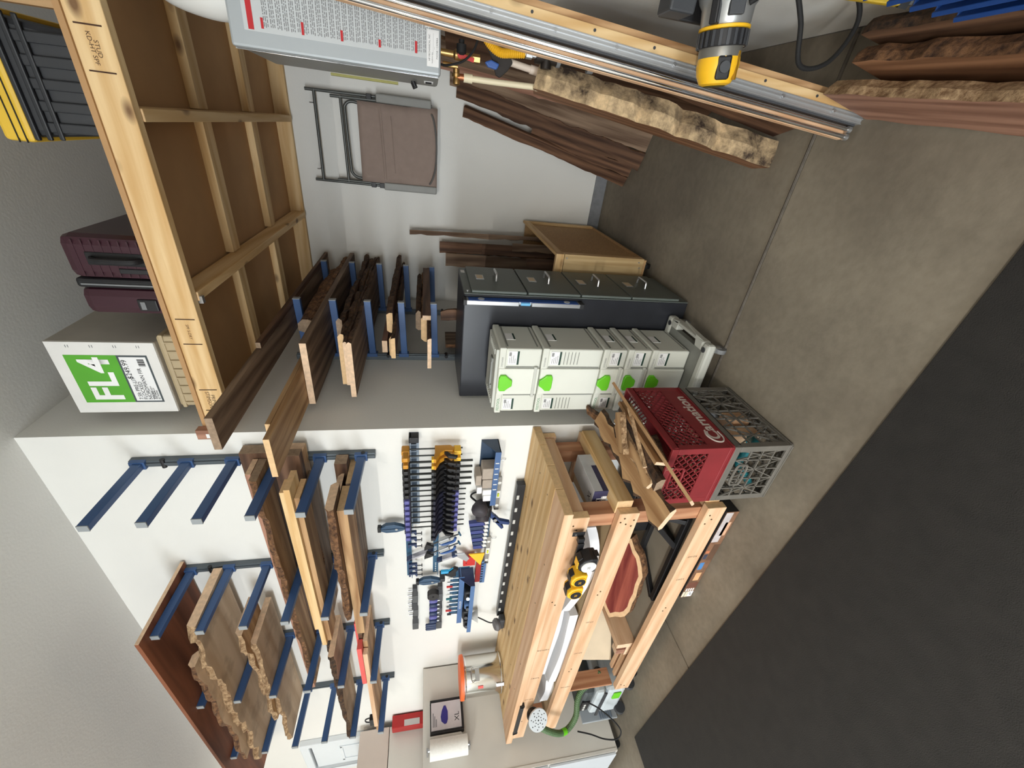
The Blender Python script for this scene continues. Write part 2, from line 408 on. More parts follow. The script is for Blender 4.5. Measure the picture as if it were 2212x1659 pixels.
# housing for the added fill light, and the globe lamp, outside the picture
lf = thing('fill_light', 'long white housing of the fill light added on the ceiling behind the camera', 'light', (.5, -5.2, H))
shape().box(-.12, 1.12, -5.28, -5.12, 3.19, H).obj('housing', [white_pl], lf)
dm, dnt, db = base_mat('warm_globe'); db.inputs['Emission Color'].default_value = (1.0, .72, .42, 1); db.inputs['Emission Strength'].default_value = 24.0
gl = thing('globe_light', 'warm round ceiling lamp near the far door', 'light', (-3.7, -1.5, H))
shape().lathe((-3.7, -1.5, 3.09), (0,0,1), [(0,0),(.06,.012),(.10,.06),(.10,.10),(.06,.15),(.05,.18)], n=24).obj('globe', [dm], gl, smooth=True)
curb_m = P('curb_concrete', (128, 130, 134), 0.85, var=0.12, scale=20, bump=0.3)
struct('trim_1', shape().box(0.0, XR, YB-.012, YB, 0, 0.10), [curb_m], bevel=.003)
struct('trim_2', shape().box(0.0, 0.012, 0.0, YB-.012, 0, 0.10), [curb_m], bevel=.003)
# white panelled door in the far end of the rack wall
door_m = P('door_paint', (226, 232, 236), 0.45, var=0.01)
gap_m = P('door_gap', (50, 54, 62), 0.8)
d = struct('door_1', shape().box(-4.27, -3.735, -.028, -.004, 0.25, 2.565), [door_m], bevel=.003)
shape().box(-4.285, -3.72, -.004, 0.0, 0.25, 2.58).obj('reveal', [gap_m], d)
c = shape().box(-3.72, -3.65, -.05, 0, 0.0, 2.65).box(-4.36, -4.29, -.05, 0, 0.0, 2.65).box(-4.29, -3.72, -.05, 0, 2.58, 2.65)
c.obj('casing', [door_m], d, bevel=.006)
for z0, z1 in ((1.05, 2.32), (.35, .93)):
    f = shape()
    for a0, a1, b0, b1 in ((-4.17, -3.84, z1-.025, z1), (-4.17, -3.84, z0, z0+.025), (-4.17, -4.145, z0, z1), (-3.865, -3.84, z0, z1)):
        f.box(a0, a1, -.038, -.028, b0, b1)
    f.obj('panel_moulding', [door_m], d, bevel=.003)
# dark rubber floor mat
mat_m = P('rubber_mat', (35, 33, 31), 0.8, var=0.18, scale=14, bump=0.4, bscale=300)
pts = [(-2.29, -.793), (1.80, -.947), (1.80, -4.0), (-2.41, -3.95)]
tag(shape().prism(pts, 'xy', 0.0, 0.007).obj('floor_mat', [mat_m], loc=(0, -2.4, 0), bevel=.002),
    'large dark rubber mat covering the floor in front of the bench', 'mat')

# ------------------------------------------------------------------ lumber racks
def rack_root(lab, loc, group): return thing('lumber_rack', lab, 'rack', loc, group)
def make_rack(lab, org, out, along, levels, zb, zt, group, ln=0.37):
    """out = direction the arms point, along = across the upright"""
    t = rack_root(lab, org, group); O = Vector(org); out, al = Vector(out), Vector(along)
    shape().xbox(O+out*.016+Vector((0,0,(zb+zt)/2)), al, out, (0,0,1), .019, .016, (zt-zb)/2).xbox(O+out*.034+Vector((0,0,(zb+zt)/2)), al, out, (0,0,1), .007, .004, (zt-zb)/2).obj('upright', [steel_gray], t, bevel=.002)
    for z in levels:
        p0 = O+out*.03+Vector((0,0,z-.004)); p1 = O+out*(ln+.03)+Vector((0,0,z+.008))
        a = shape().beam(p0, p1, .03, .04).xbox(O+out*.035+Vector((0,0,z)), al, out, (0,0,1), .022, .012, .032).obj('arm', [steel_blue], t, bevel=.002)
        dd = (p1-p0).normalized()
        shape().beam(p1, p1+dd*.004, .0305, .0405).obj('end_cap', [cap_gray], a)
    for z in (zb+.06, levels[1]+.1, levels[-1]-.1):
        shape().cyl(O+out*.03+Vector((0,0,z))-al*.024, O+out*.03+Vector((0,0,z))+al*.024, .011, n=10).obj('knob', [black_pl], t)
        shape().cyl(O+out*.03+Vector((0,0,z+.03)), O+out*.036+Vector((0,0,z+.03)), .006, n=8).obj('screw', [silver], t)
    return t
LV = [1.83+.2*k for k in range(6)]
for x, nm in ((-.152, 'blue-armed lumber rack on the white wall, nearest the outside corner'),
              (-.98, 'second blue-armed lumber rack from the outside corner'),
              (-1.78, 'third blue-armed lumber rack from the outside corner'),
              (-2.6, 'blue-armed lumber rack on the white wall, farthest from the corner')):
    make_rack(nm, (x, 0, 0), (0,-1,0), (1,0,0), LV, 1.76, 2.87, 'lumber racks on the white wall')
LR = [1.44+.2*k for k in range(5)]
for y, nm in ((.76, 'blue-armed lumber rack on the shaded side wall, nearer the opening'), (1.55, 'blue-armed lumber rack on the shaded side wall, deeper in the alcove')):
    make_rack(nm, (0, y, 0), (1,0,0), (0,1,0), LR, 1.30, 2.30, 'lumber racks on the shaded side wall')

# ------------------------------------------------------------------ boards on the white wall
GA = 'lumber on the white wall racks'; GB = 'lumber on the shaded wall racks'
def bx(name, lab, x0, x1, y0, y1, z0, z1, mats, ends='x', group=GA, cat='board'):
    m = shape().box(x0, x1, y0, y1, z0, z1, 0, ends)
    loc = ((x0+x1)/2, (y0+y1)/2, z0)
    return tag(m.obj(name, mats, loc=loc, bevel=.0015), lab, cat, group)
def slabx(name, lab, x0, x1, y0, y1, z0, z1, mats, seed, rough, lo=True, hi=False, group=GA, cat='slab', e=.02):
    """live-edge slab along X (near end x1); lo = the edge away from the wall"""
    m = live_shape(x1-x0, y0, y1, 0, z1-z0, seed, rough, lo, hi, e0=e, e1=e)
    m.v = [(v[0]+x0, v[1], v[2]+z0) for v in m.v]
    return tag(m.obj(name, mats, loc=((x0+x1)/2, (y0+y1)/2, z0)), lab, cat, group)
ar = .026   # arm half height plus slope
# top: sheet of plywood
bx('plywood_sheet', 'wide reddish brown plywood sheet on the topmost rack arms', -3.45, -.915, -.465, .0-.012, 2.83+ar, 2.83+ar+.019, [PLY['x'], END_PALE])
slabx('live_edge_slab', 'pale live-edge slab with grey stains right under the plywood sheet', -2.63, -.93, -.41, -.05, 2.63+ar, 2.63+ar+.045, [PALE['x'], BARKL, END_PALE], 11, .028, e=.03)
slabx('live_edge_slab', 'narrow curled bark strip lying on the front of the pale slab', -2.45, -1.22, -.455, -.37, 2.63+ar+.047, 2.63+ar+.085, [PALE['x'], BARKM, END_PALE], 12, .02, True, True)
slabx('live_edge_slab', 'crumbly pale live-edge slab on the third arms down, lower piece', -2.55, -1.27, -.35, -.05, 2.43+ar, 2.43+ar+.035, [PALE['x'], BARKL, END_PALE], 13, .03, e=.03)
slabx('live_edge_slab', 'short split slab lying on top of the crumbly pale slab', -2.2, -1.16, -.345, -.13, 2.43+ar+.037, 2.43+ar+.075, [TAN['x'], BARKL, END_PALE], 14, .026, e=.03)
slabx('live_edge_slab', 'long board with a bark front edge across three racks', -2.05, -.11, -.235, -.08, 2.23+ar, 2.23+ar+.035, [TAN['x'], BARKM, END_GREY], 15, .012)
bx('walnut_board', 'dark brown board behind the bark-edged board, ends cut square', -2.0, -.07, -.076, -.012, 2.23+ar, 2.23+ar+.12, [WALNUT['x'], END_GREY])
bx('rosy_board', 'long rosy brown plank lying on the bark-edged board', -2.22, -.10, -.19, -.082, 2.23+ar+.037, 2.23+ar+.062, [ROSE['x'], END_PALE])
# 2.03 level
z = 2.03+ar
bx('pine_board', 'yellowish pine board at the bottom of the second-lowest rack pile', -1.35, -.13, -.325, -.2, z, z+.025, [TAN['x'], END_PINE])
bx('pine_board', 'long pale board edge with saw marks, front of the second-lowest pile', -1.36, -.055, -.345, -.22, z+.026, z+.052, [PINE['x'], END_PINE])
bx('pine_board', 'shorter pale board on top of the second-lowest pile', -1.2, -.08, -.335, -.25, z+.053, z+.075, [PINE['x'], END_PINE])
slabx('live_edge_slab', 'brown slab with a curved natural edge at the back of the second-lowest pile', -1.28, -.22, -.195, -.06, z, z+.028, [GREY['x'], BARKM, END_GREY], 16, .014)
bx('walnut_board', 'dark walnut offcut standing behind the pale boards', -1.05, -.03, -.15, -.10, z+.029, z+.15, [WALNUT['x'], END_GREY])
bx('cream_board', 'cream board with a square end on top at the back of the pile', -.92, -.05, -.098, -.03, z+.029, z+.10, [TAN['x'], END_PALE])
# 1.83 level
z = 1.83+ar
bx('thick_board', 'thick blond plank on the lowest arms of the first two racks', -1.25, -.19, -.36, -.20, z, z+.045, [TAN['x'], END_PINE])
bx('wide_board', 'wide weathered board at the back of the lowest pile', -1.2, -.18, -.197, -.02, z, z+.03, [GREY['x'], END_PINE])
slabx('live_edge_slab', 'gnarled brown strip with bark on the thick blond plank', -1.0, -.13, -.40, -.25, z+.047, z+.085, [WALNUT['x'], BARKM, END_PALE], 17, .02, True, True)
slabx('live_edge_slab', 'second gnarled brown strip, set back on the lowest pile', -1.05, -.2, -.24, -.13, z+.047, z+.075, [WALNUT['x'], BARKM, END_PALE], 18, .018, True, True)
bx('walnut_board', 'square dark offcut at the back of the lowest pile', -.75, -.12, -.12, -.05, z+.031, z+.09, [WALNUT['x'], END_GREY])
# racks three and four
z = 2.03+ar
slabx('live_edge_slab', 'short bark-faced slab on the two far racks, second arms up', -2.72, -1.45, -.36, -.1, z, z+.035, [PALE['x'], BARKD, END_PALE], 19, .022, e=.03)
slabx('live_edge_slab', 'thin brown offcut lying on the short bark-faced slab', -2.2, -1.42, -.27, -.14, z+.037, z+.07, [WALNUT['x'], BARKD, END_GREY], 20, .016)
z = 1.83+ar
bx('tan_board', 'tan board on the lowest arms of the two far racks, bottom piece', -2.75, -1.40, -.33, -.1, z, z+.028, [TAN['x'], END_PALE])
bx('blond_board', 'blond strip along the front of the far lowest pile', -2.55, -1.47, -.375, -.335, z, z+.028, [FIR['x'], END_PALE])
rose_red = P('coral_red_paint', (226, 92, 86), 0.6)
bx('red_board', 'coral red painted board lying on the far lowest pile', -1.85, -1.40, -.375, -.315, z+.03, z+.058, [rose_red, rose_red])
bx('red_board', 'second coral red board, set back with a gap', -1.8, -1.34, -.25, -.20, z+.03, z+.085, [rose_red, rose_red])
bx('dark_offcut', 'small dark offcut between the coral red boards', -1.9, -1.36, -.31, -.255, z+.03, z+.055, [WALNUT['x'], END_GREY])
tag(shape().xbox((-2.6, -.31, z+.05), (1,0,0), (0,1,0), (0,0,1), .05, .022, .02).tube([(-2.64,-.31,z+.07),(-2.62,-.31,z+.1),(-2.58,-.31,z+.1),(-2.56,-.31,z+.07)], .005).obj('spring_clip', [black_pl], loc=(-2.6,-.31,z+.03), bevel=.004), 'small black clip on the far end of the red boards', 'clip')

# ------------------------------------------------------------------ boards on the shaded wall racks (along Y)
def by(name, lab, y0, y1, x0, x1, z0, z1, mats, cat='board'):
    m = shape().box(x0, x1, y0, y1, z0, z1, 0, 'y')
    return tag(m.obj(name, mats, loc=((x0+x1)/2, (y0+y1)/2, z0), bevel=.0015), lab, cat, GB)
def slaby(name, lab, y0, y1, x0, x1, z0, z1, mats, seed, rough, hi=True, lo=False, e=.015, bow=0.0):
    """live-edge slab along Y (near end y0); hi = the edge away from the wall"""
    m = live_shape(y1-y0, -x1, -x0, 0, z1-z0, seed, rough, hi, lo, e0=e, e1=e, bow=bow)
    m.v = [(-v[1], v[0]+y0, v[2]+z0) for v in m.v]
    return tag(m.obj(name, mats, loc=((x0+x1)/2, (y0+y1)/2, z0)), lab, 'slab', GB)
z = LR[4]+ar
by('walnut_board', 'long dark board sticking far out of the topmost arms past the shelf corner', -.38, 1.8, .215, .365, z, z+.028, [GREY['y'], END_GREY])
by('thin_batten', 'thin batten beside the long dark board under the shelf', .17, 1.8, .37, .40, z, z+.022, [WALNUT['y'], END_GREY])
z = LR[3]+ar
by('wide_board', 'wide board with a pale sawn end on the second-highest arms', .17, 1.82, .045, .40, z, z+.032, [GREY['y'], END_PALE])
by('tan_board', 'tan board sticking out far past the corner, lower of two', -.37, 1.75, .05, .25, z+.034, z+.058, [TAN['y'], END_PINE])
by('tan_board', 'narrow tan board lying on the other tan board', -.27, 1.7, .17, .25, z+.059, z+.08, [TAN['y'], END_PINE])
slaby('live_edge_slab', 'curved walnut slab with a rounded grey end on the wide board', .46, 1.78, .26, .39, z+.034, z+.075, [WALNUT['y'], BARKM, END_GREY], 31, .02)
slaby('live_edge_slab', 'thick rounded offcut above the curved walnut slab', .55, 1.5, .27, .36, z+.077, z+.135, [GREY['y'], BARKM, END_GREY], 32, .012, True, True)
z = LR[2]+ar
slaby('live_edge_slab', 'lowest slab on the middle arms with a pinkish checked end', .22, 1.80, .06, .38, z, z+.026, [GREY['y'], BARKD, END_PALE], 33, .012)
slaby('live_edge_slab', 'second slab up on the middle arms, thin with bark edge', .24, 1.82, .12, .375, z+.028, z+.046, [WALNUT['y'], BARKD, END_PALE], 34, .014)
slaby('live_edge_slab', 'warped slab with a yellowish end on the middle arms', .28, 1.78, .09, .37, z+.048, z+.078, [TAN['y'], BARKD, END_PINE], 35, .02, bow=.008)
by('small_board', 'small board with a square end at the top of the middle pile', .42, 1.5, .10, .24, z+.088, z+.108, [ROSE['y'], END_PALE])
slaby('live_edge_slab', 'dark bark strip on the top of the middle pile', .5, 1.84, .25, .37, z+.088, z+.12, [WALNUT['y'], BARKD, END_GREY], 36, .02, True, True)
z = LR[1]+ar
slaby('live_edge_slab', 'pale-ended stick hanging out lowest on the second arms up', .40, 1.84, .20, .33, z, z+.024, [WALNUT['y'], BARKD, END_PINE], 37, .014)
slaby('live_edge_slab', 'dark bark slab with a cracked blond end on the second arms up', .62, 1.80, .24, .40, z+.026, z+.062, [WALNUT['y'], BARKD, END_PINE], 38, .018, True, True)
slaby('live_edge_slab', 'second cracked blond-ended slab leaning on the other', .60, 1.86, .10, .235, z+.026, z+.052, [WALNUT['y'], BARKD, END_PINE], 39, .016, True, True)
by('red_offcut', 'small reddish square offcut on the second arms up, near the wall', .62, 1.3, .12, .2, z+.064, z+.096, [ROSE['y'], END_PALE])
z = LR[0]+ar
slaby('live_edge_slab', 'rosy-ended slab lying lowest on the bottom arms', .38, 1.7, .15, .34, z, z+.022, [WALNUT['y'], BARKD, END_PALE], 40, .012)
by('walnut_board', 'upright walnut strip on the bottom arms beside the tips', .62, 1.6, .345, .375, z, z+.05, [WALNUT['y'], END_PALE])
slaby('live_edge_slab', 'broken bark piece with a splintered end on the bottom pile', .66, 1.65, .17, .33, z+.024, z+.06, [WALNUT['y'], BARKM, END_PINE], 41, .024, True, True, e=.05)
slaby('live_edge_slab', 'short bark piece on top of the splintered one', .8, 1.55, .2, .33, z+.062, z+.095, [WALNUT['y'], BARKD, END_GREY], 42, .02, True, True, e=.04)
# ------------------------------------------------------------------ overhead shelf
SZ = 2.40; DZ = 2.505
t = thing('overhead_shelf', 'overhead storage shelf of pine framing and board deck spanning the alcove', 'shelf', (0.9, 0.94, SZ))
shape().box(0.004, XR-.004, -.006, YB-.004, DZ, DZ+.018, 0).obj('deck', [DECK], t)
fb = shape().box(0.02, XR-.004, 0.0, .038, SZ+.005, DZ, 0, 'x').obj('front_beam', [PINE['x'], END_PINE], t, bevel=.003)
for x in (.67, 1.29):
    shape().box(x-.019, x+.019, .04, YB-.042, SZ, SZ+.09, 0, 'y').obj('joist', [PINE['y'], END_PINE], t, bevel=.003)
for y0, y1 in ((.62, .71), (1.24, 1.33)):
    for x0, x1 in ((.006, .649), (.691, 1.269), (1.311, XR-.006)):
        shape().box(x0, x1, y0, y1, DZ-.038, DZ, 0, 'x').obj('crosspiece', [PINE['x'], END_PINE], t, bevel=.003)
shape().box(.006, XR-.006, YB-.04, YB-.004, SZ+.01, DZ, 0, 'x').obj('ledger', [PINE['x'], END_PINE], t, bevel=.003)
shape().box(.004, .04, .04, YB-.042, SZ+.015, DZ, 0, 'y').obj('side_ledger', [PINE['y'], END_PINE], t, bevel=.003)
shape().beam((.655, .042, SZ+.02), (.655, .06, SZ+.02), .03, .06).obj('joist_hanger', [silver], t)
# mill stamps on the front beam (the stock was fitted upside down)
for x, s, sz in ((.19, 'PRIME\nSTIMSON', .022), (.53, 'SPF S-DRY', .015), (1.45, 'STUD\nKD-HT SPF', .017)):
    text(s, sz, ink_brown, fb, (x, 0.0, SZ+.055), (-1,0,0), (0,0,-1), 'mill_stamp')
    for e_ in (-.056, .056): shape().box(x+e_-.002, x+e_+.002, -.0012, 0, SZ+.02, SZ+.09).obj('mill_stamp', [ink_brown], fb)
# end of an upright board tucked at the shelf corner
bx('corner_block', 'small reddish wood block with a white sticker at the shelf corner', -.002, .05, -.045, -.008, SZ+.07, SZ+.14, [ROSE['z'], END_PALE], 'z', None, 'block')
shape().box(.006, .03, -.0462, -.0452, SZ+.085, SZ+.10).obj('sticker', [paper], bpy.data.objects['corner_block'])

# things on the shelf
T = DZ+.018
b = thing('storage_case', 'flat tan plastic case with ribbed sides under the white carton', 'case', (.28, .3, T))
m = shape().box(.09, .46, .10, .50, T, T+.125)
m.obj('body', [P('tan_plastic', (178, 160, 128), .55)], b, bevel=.012)
for k in range(8):
    shape().box(.11+.045*k, .118+.045*k, .092, .10, T+.012, T+.095).obj('rib', [MATS['tan_plastic']], b, bevel=.003)
shape().box(.085, .465, .095, .505, T+.095, T+.112).obj('lid_rim', [MATS['tan_plastic']], b, bevel=.004)
z0 = T+.127; z1 = 3.05
carton = P('white_carton', (226, 224, 220), .75, var=.04)
b = thing('carton', 'white carton with a green FL4 price label lying on the tan case', 'box', (.25, .38, z0))
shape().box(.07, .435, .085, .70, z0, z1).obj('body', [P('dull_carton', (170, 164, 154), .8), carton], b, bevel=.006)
shape().box(.072, .433, .083, .0855, z0+.004, z1-.004).obj('front_panel', [carton], b)
lab_g = P('label_green', (86, 166, 44), .6); lab_d = P('label_slate', (70, 78, 82), .6)
shape().box(.128, .372, .0815, .083, z0+.16, z1-.05).obj('green_label', [lab_g], b)
shape().box(.128, .372, .0815, .083, z0+.045, z0+.16).obj('label_border', [lab_d], b)
shape().box(.136, .364, .081, .0815, z0+.052, z0+.152).obj('price_panel', [paper], b)
text('FL4', .155, ink_white, b, (.25, .081, z0+.245), (1,0,0), (0,0,1), bold=.004)
text('$249.99', .030, ink, b, (.302, .0806, z0+.138), (1,0,0), (0,0,1))
text('7.5ft PRE-LIT\nFLOCKED\nNORDMANN FIR\nTREE', .022, ink, b, (.143, .0806, z0+.102), (1,0,0), (0,0,1), align='LEFT')
text('500 Clear Lights\n50in Diameter', .011, ink_gray, b, (.143, .0806, z0+.073), (1,0,0), (0,0,1), align='LEFT')
text('at home', .015, ink, b, (.143, .0806, z0+.06), (1,0,0), (0,0,1), align='LEFT')
for k in range(9): shape().box(.318+.004*k, .318+.004*k+.0015+.001*(k % 3), .0804, .081, z0+.062, z0+.088).obj('barcode_bar', [ink], b)
for k in range(4):
    for dz in (0, .009): shape().box(.408, .42, .082, .083, z0+.06+.085*k+dz, z0+.062+.085*k+dz).obj('staple', [mid_gray], b)
# suitcase
wine = P('wine_shell', (58, 27, 38), .38, var=.06, coat=.1)
s = thing('suitcase', 'wine-red hard-shell suitcase lying on its side on the overhead shelf', 'suitcase', (.72, .4, T))
def rounded(w0, w1, y0, y1, z0, z1): return shape().box(w0, w1, y0, y1, z0, z1)
rounded(.555, .672, .09, .62, T, T+.325).obj('front_shell', [wine], s, bevel=.035)
rounded(.704, .875, .09, .62, T, T+.325).obj('rear_shell', [wine], s, bevel=.035)
rounded(.668, .708, .094, .616, T+.004, T+.321).obj('zipper_band', [black_pl], s, bevel=.012)
shape().box(.683, .689, .088, .096, T+.02, T+.3).obj('zipper', [mid_gray], s)
shape().tube([(.79, .092, T+.06), (.79, .062, T+.085), (.79, .058, T+.15), (.79, .062, T+.205), (.79, .092, T+.23)], .011, n=8).obj('carry_handle', [black_pl], s, smooth=True)
shape().box(.765, .815, .086, .092, T+.045, T+.245).obj('handle_recess', [black_rub], s, bevel=.004)
shape().box(.58, .63, .082, .091, T+.06, T+.13).obj('lock', [black_pl], s, bevel=.006)
shape().box(.588, .622, .078, .083, T+.1, T+.118).obj('lock_dial', [mid_gray], s, bevel=.002)
for k in range(9): shape().box(.72, .86, .0885, .0905, T+.03+.03*k, T+.036+.03*k).obj('shell_rib', [wine], s)
shape().box(.735, .755, .084, .092, T+.03, T+.15).obj('side_strap', [black_pl], s, bevel=.003)
# black tote with yellow lid
b = thing('tote', 'big black ribbed storage tote with a yellow lid on the shelf', 'tote', (1.36, .35, T))
tote_m = P('tote_black', (38, 40, 44), .5)
def tote_side(x0, x1): pass
m = shape(); zz = (T, T+.27)
m.add([(1.215,.13,zz[0]),(1.485,.13,zz[0]),(1.485,.66,zz[0]),(1.215,.66,zz[0]),(1.185,.10,zz[1]),(1.515,.10,zz[1]),(1.515,.69,zz[1]),(1.185,.69,zz[1])],
      [(0,3,2,1),(4,5,6,7),(0,1,5,4),(1,2,6,5),(2,3,7,6),(3,0,4,7)])
m.obj('tub', [tote_m], b, bevel=.02)
for k in range(5):
    x = 1.225+.06*k; shape().beam((x, .118, T+.02), (x-.004, .104, T+.20), .03, .012, up=(0,1,0)).obj('rib', [tote_m], b, bevel=.004)
for k in range(3): shape().box(1.185-.003*k, 1.515+.003*k, .096-.003*k, .104, T+.165+.034*k, T+.180+.034*k).obj('band', [tote_m], b, bevel=.004)
shape().box(1.172, 1.528, .087, .703, T+.245, T+.33).obj('lid', [P('lid_yellow', (232, 190, 62), .5)], b, bevel=.012)
for k in range(2): shape().box(1.17, 1.53, .084, .088, T+.265+.022*k, T+.268+.022*k).obj('lid_groove', [black_pl], b)
bx('shelf_plank', 'short pale plank standing on the shelf past the black tote', 1.535, 1.66, .05, .09, T, T+.28, [TAN['z'], END_PINE], 'z', None)

# ------------------------------------------------------------------ water heater on the right wall
hw = thing('water_heater', 'grey wall-hung tankless water heater covered in printed instructions', 'water heater', (1.522, .128, 1.447), rot=(0, 0, math.radians(5)))
hm = P('heater_enamel', (172, 178, 182), .38, metal=.15, var=.02); hside = P('heater_side', (140, 140, 136), .42, metal=.2, var=.05)
pr = [(0, .02), (.30, .02), (.30, .24), (.0, .24), (-.012, .23), (-.012, .03)]
hh = .675
m = shape(); m.add([(0,.03,0),(.27,.03,0),(.27,.27,0),(0,.27,0),(0,.03,hh),(.27,.03,hh),(.27,.27,hh-.05),(0,.27,hh-.05)],
                   [(0,3,2,1),(4,5,6,7),(0,1,5,4),(1,2,6,5),(2,3,7,6),(3,0,4,7)])
m.obj('case', [hside], hw, local=True, bevel=.012)
shape().box(-.004, .274, 0, .032, -.004, hh+.002).obj('front_cover', [hm], hw, local=True, bevel=.008)
shape().box(-.006, -.002, .03, .036, 0, hh).obj('cover_lip', [chrome], hw, local=True)
lab_m = P('label_grey', (196, 200, 202), .6, var=.02)
fl = shape().box(.042, .268, -.0012, .0, .03, hh-.045).obj('instruction_label', [lab_m], hw, local=True)
rr = random.Random(5)
# rows of print run down the label in five columns of fine lines
for c in range(27):
    zz = hh-.105-c*.0205
    if c % 6 == 0:
        ln = rr.uniform(.018, .035)
        shape().box(.052, .052+ln, -.002, -.0012, zz, zz+.008).obj('red_heading', [ink_red], fl, local=True)
    m = shape()
    for q in range(3):
        x = .055+rr.uniform(0, .004)
        while x < .26:
            w = rr.uniform(.004, .014); m.box(x, min(.264, x+w), -.0018, -.0012, zz-.0035-q*.0055, zz-.0012-q*.0055); x += w+rr.uniform(.0015, .004)
    m.obj('print_lines', [ink_gray], fl, local=True)
shape().box(.046, .20, -.002, -.0012, hh-.075, hh-.058).obj('warning_band', [ink_red], fl, local=True)
st = shape().box(.02, .125, -.0022, -.0012, .003, .045).obj('installer_sticker', [paper], hw, local=True, bevel=.0005)
text('HP MECHANICAL, INC', .0075, ink, st, (.074, -.0022, .036), (1,0,0), (0,0,1), local=True)
text('Installation date', .005, ink, st, (.03, -.0022, .026), (1,0,0), (0,0,1), local=True, align='LEFT')
text('PHONE / CAMERA', .0075, ink, st, (.074, -.0022, .009), (1,0,0), (0,0,1), local=True)
shape().box(.07, .078, -.0024, -.0021, .018, .0185).box(.055, .115, -.0024, -.0021, .0225, .023).obj('ruled_line', [ink_gray], st, local=True)
shape().box(.13, .20, -.002, -.0012, .003, .05).obj('rating_sticker', [paper], hw, local=True)
bs = shape().box(-.0015, 0, .16, .20, .02, .055); bs.obj('barcode_sticker', [paper], hw, local=True)
for k in range(10): shape().box(-.0025, -.0015, .163+.0035*k, .1645+.0035*k, .026, .05).obj('barcode_bar', [ink], hw, local=True)
shape().box(-.010, -.001, .262, .272, .16, .42).obj('mounting_strip', [P('olive_strip', (150, 146, 84), .6)], hw, local=True)
for zb_ in (.10, .42): shape().box(.004, .285, .270, .280, zb_, zb_+.04).obj('wall_bracket', [silver], hw, local=True)
for yb_, rb2 in ((.235, .010), (.20, .008)): shape().cyl((.002, yb_, .10), (-.018, yb_, .09), rb2, n=10).obj('cable_gland', [black_pl], hw, local=True)
# white flue elbow on top
tag(shape().tube([(1.66, .30, 2.13), (1.655, .30, 2.22), (1.68, .30, 2.33), (1.74, .30, 2.375), (1.81, .30, 2.38)], .062, n=18, sub=8).obj('flue_pipe', [white_pl], loc=(1.66, .30, 2.10), smooth=True),
    'thick white flue pipe bending away above the water heater', 'pipe')
# plumbing below the heater
g = thing('gas_hose', 'yellow corrugated gas hose curving below the water heater', 'hose', (1.64, .25, 1.1))
shape().tube([(1.715, .27, 1.24), (1.70, .26, 1.262), (1.672, .25, 1.272), (1.645, .24, 1.25), (1.628, .235, 1.215), (1.632, .235, 1.17), (1.638, .235, 1.12)], .0145, n=12, sub=12, rings=1, ring_r=.0025).obj('corrugated_sleeve', [gas_yellow], g, smooth=False)
shape().lathe((1.638, .235, 1.125), (0, .0, -1), [(0,0),(.011,.0),(.011,.008),(.017,.01),(.017,.034),(.011,.036),(.011,.05),(0,.05)], n=6).obj('hex_nut', [silver], g)
p = thing('gas_pipe', 'black iron gas pipe with a tee under the yellow hose', 'pipe', (1.625, .24, .02))
shape().cyl((1.638, .24, 1.06), (1.634, .24, .985), .021, n=14).cyl((1.60, .24, 1.03), (1.66, .24, 1.03), .021, n=14).cyl((1.638, .24, 1.075), (1.638, .24, 1.055), .026, n=14).obj('tee', [P('iron_black', (44, 38, 34), .5, metal=.4)], p, smooth=True)
shape().cyl((1.634, .24, .985), (1.622, .24, .02), .0165, n=14).obj('run', [MATS['iron_black']], p, smooth=True)
shape().cyl((1.634, .24, .99), (1.634, .24, .975), .024, n=14).cyl((1.629, .24, .86), (1.629, .24, .835), .022, n=14).obj('collar', [mid_gray], p, smooth=True)
p = thing('drain_pipe', 'cream plastic drain pipe with an elbow below the relief valve', 'pipe', (1.54, .32, 1.0))
shape().tube([(1.54, .32, 1.335), (1.541, .32, 1.20), (1.544, .32, 1.06), (1.546, .32, 1.022)], .0115, n=12).obj('run', [cream_pvc], p, smooth=True)
shape().cyl((1.54, .32, 1.345), (1.54, .32, 1.31), .016, n=14).obj('socket', [cream_pvc], p, smooth=True)
shape().tube([(1.546, .32, 1.045), (1.547, .32, 1.015), (1.556, .32, 1.002), (1.585, .32, 1.0)], .0155, n=12).obj('elbow', [cream_pvc], p, smooth=True)
shape().cyl((1.58, .32, 1.0), (1.64, .33, 1.0), .0125, n=12).obj('branch', [cream_pvc], p, smooth=True)
p = thing('drain_pipe', 'pale printed plastic pipe behind the yellow hose', 'pipe', (1.62, .36, 1.0))
shape().cyl((1.625, .37, 1.20), (1.605, .37, 1.05), .013, n=12).cyl((1.607, .37, 1.065), (1.601, .37, 1.02), .0165, n=12).obj('run', [P('pale_pvc', (222, 206, 190), .45)], p, smooth=True)
p = thing('relief_valve', 'brass relief valve above the cream drain pipe', 'valve', (1.54, .32, 1.34))
shape().lathe((1.565, .32, 1.376), (-1, 0, -.05), [(0,0),(.013,0),(.013,.014),(.018,.016),(.018,.026),(.012,.028),(.015,.04),(.015,.05),(.008,.055),(0,.056)], n=12).obj('body', [brass], p, smooth=True)
shape().cyl((1.54, .32, 1.376), (1.54, .32, 1.343), .012, n=12).obj('outlet', [copper], p, smooth=True)
shape().cyl((1.575, .32, 1.43), (1.572, .32, 1.37), .010, n=12).obj('stub', [brass], p, smooth=True)
p = thing('red_valve', 'ball valve with a red lever under the water heater', 'valve', (1.61, .31, 1.3))
shape().cyl((1.61, .31, 1.445), (1.606, .31, 1.29), .012, n=12).lathe((1.608, .31, 1.39), (0,0,-1), [(.012,0),(.019,.008),(.019,.03),(.012,.04)], n=12).cyl((1.605,.31,1.315),(1.605,.31,1.285),.016, n=6).obj('body', [brass], p, smooth=True)
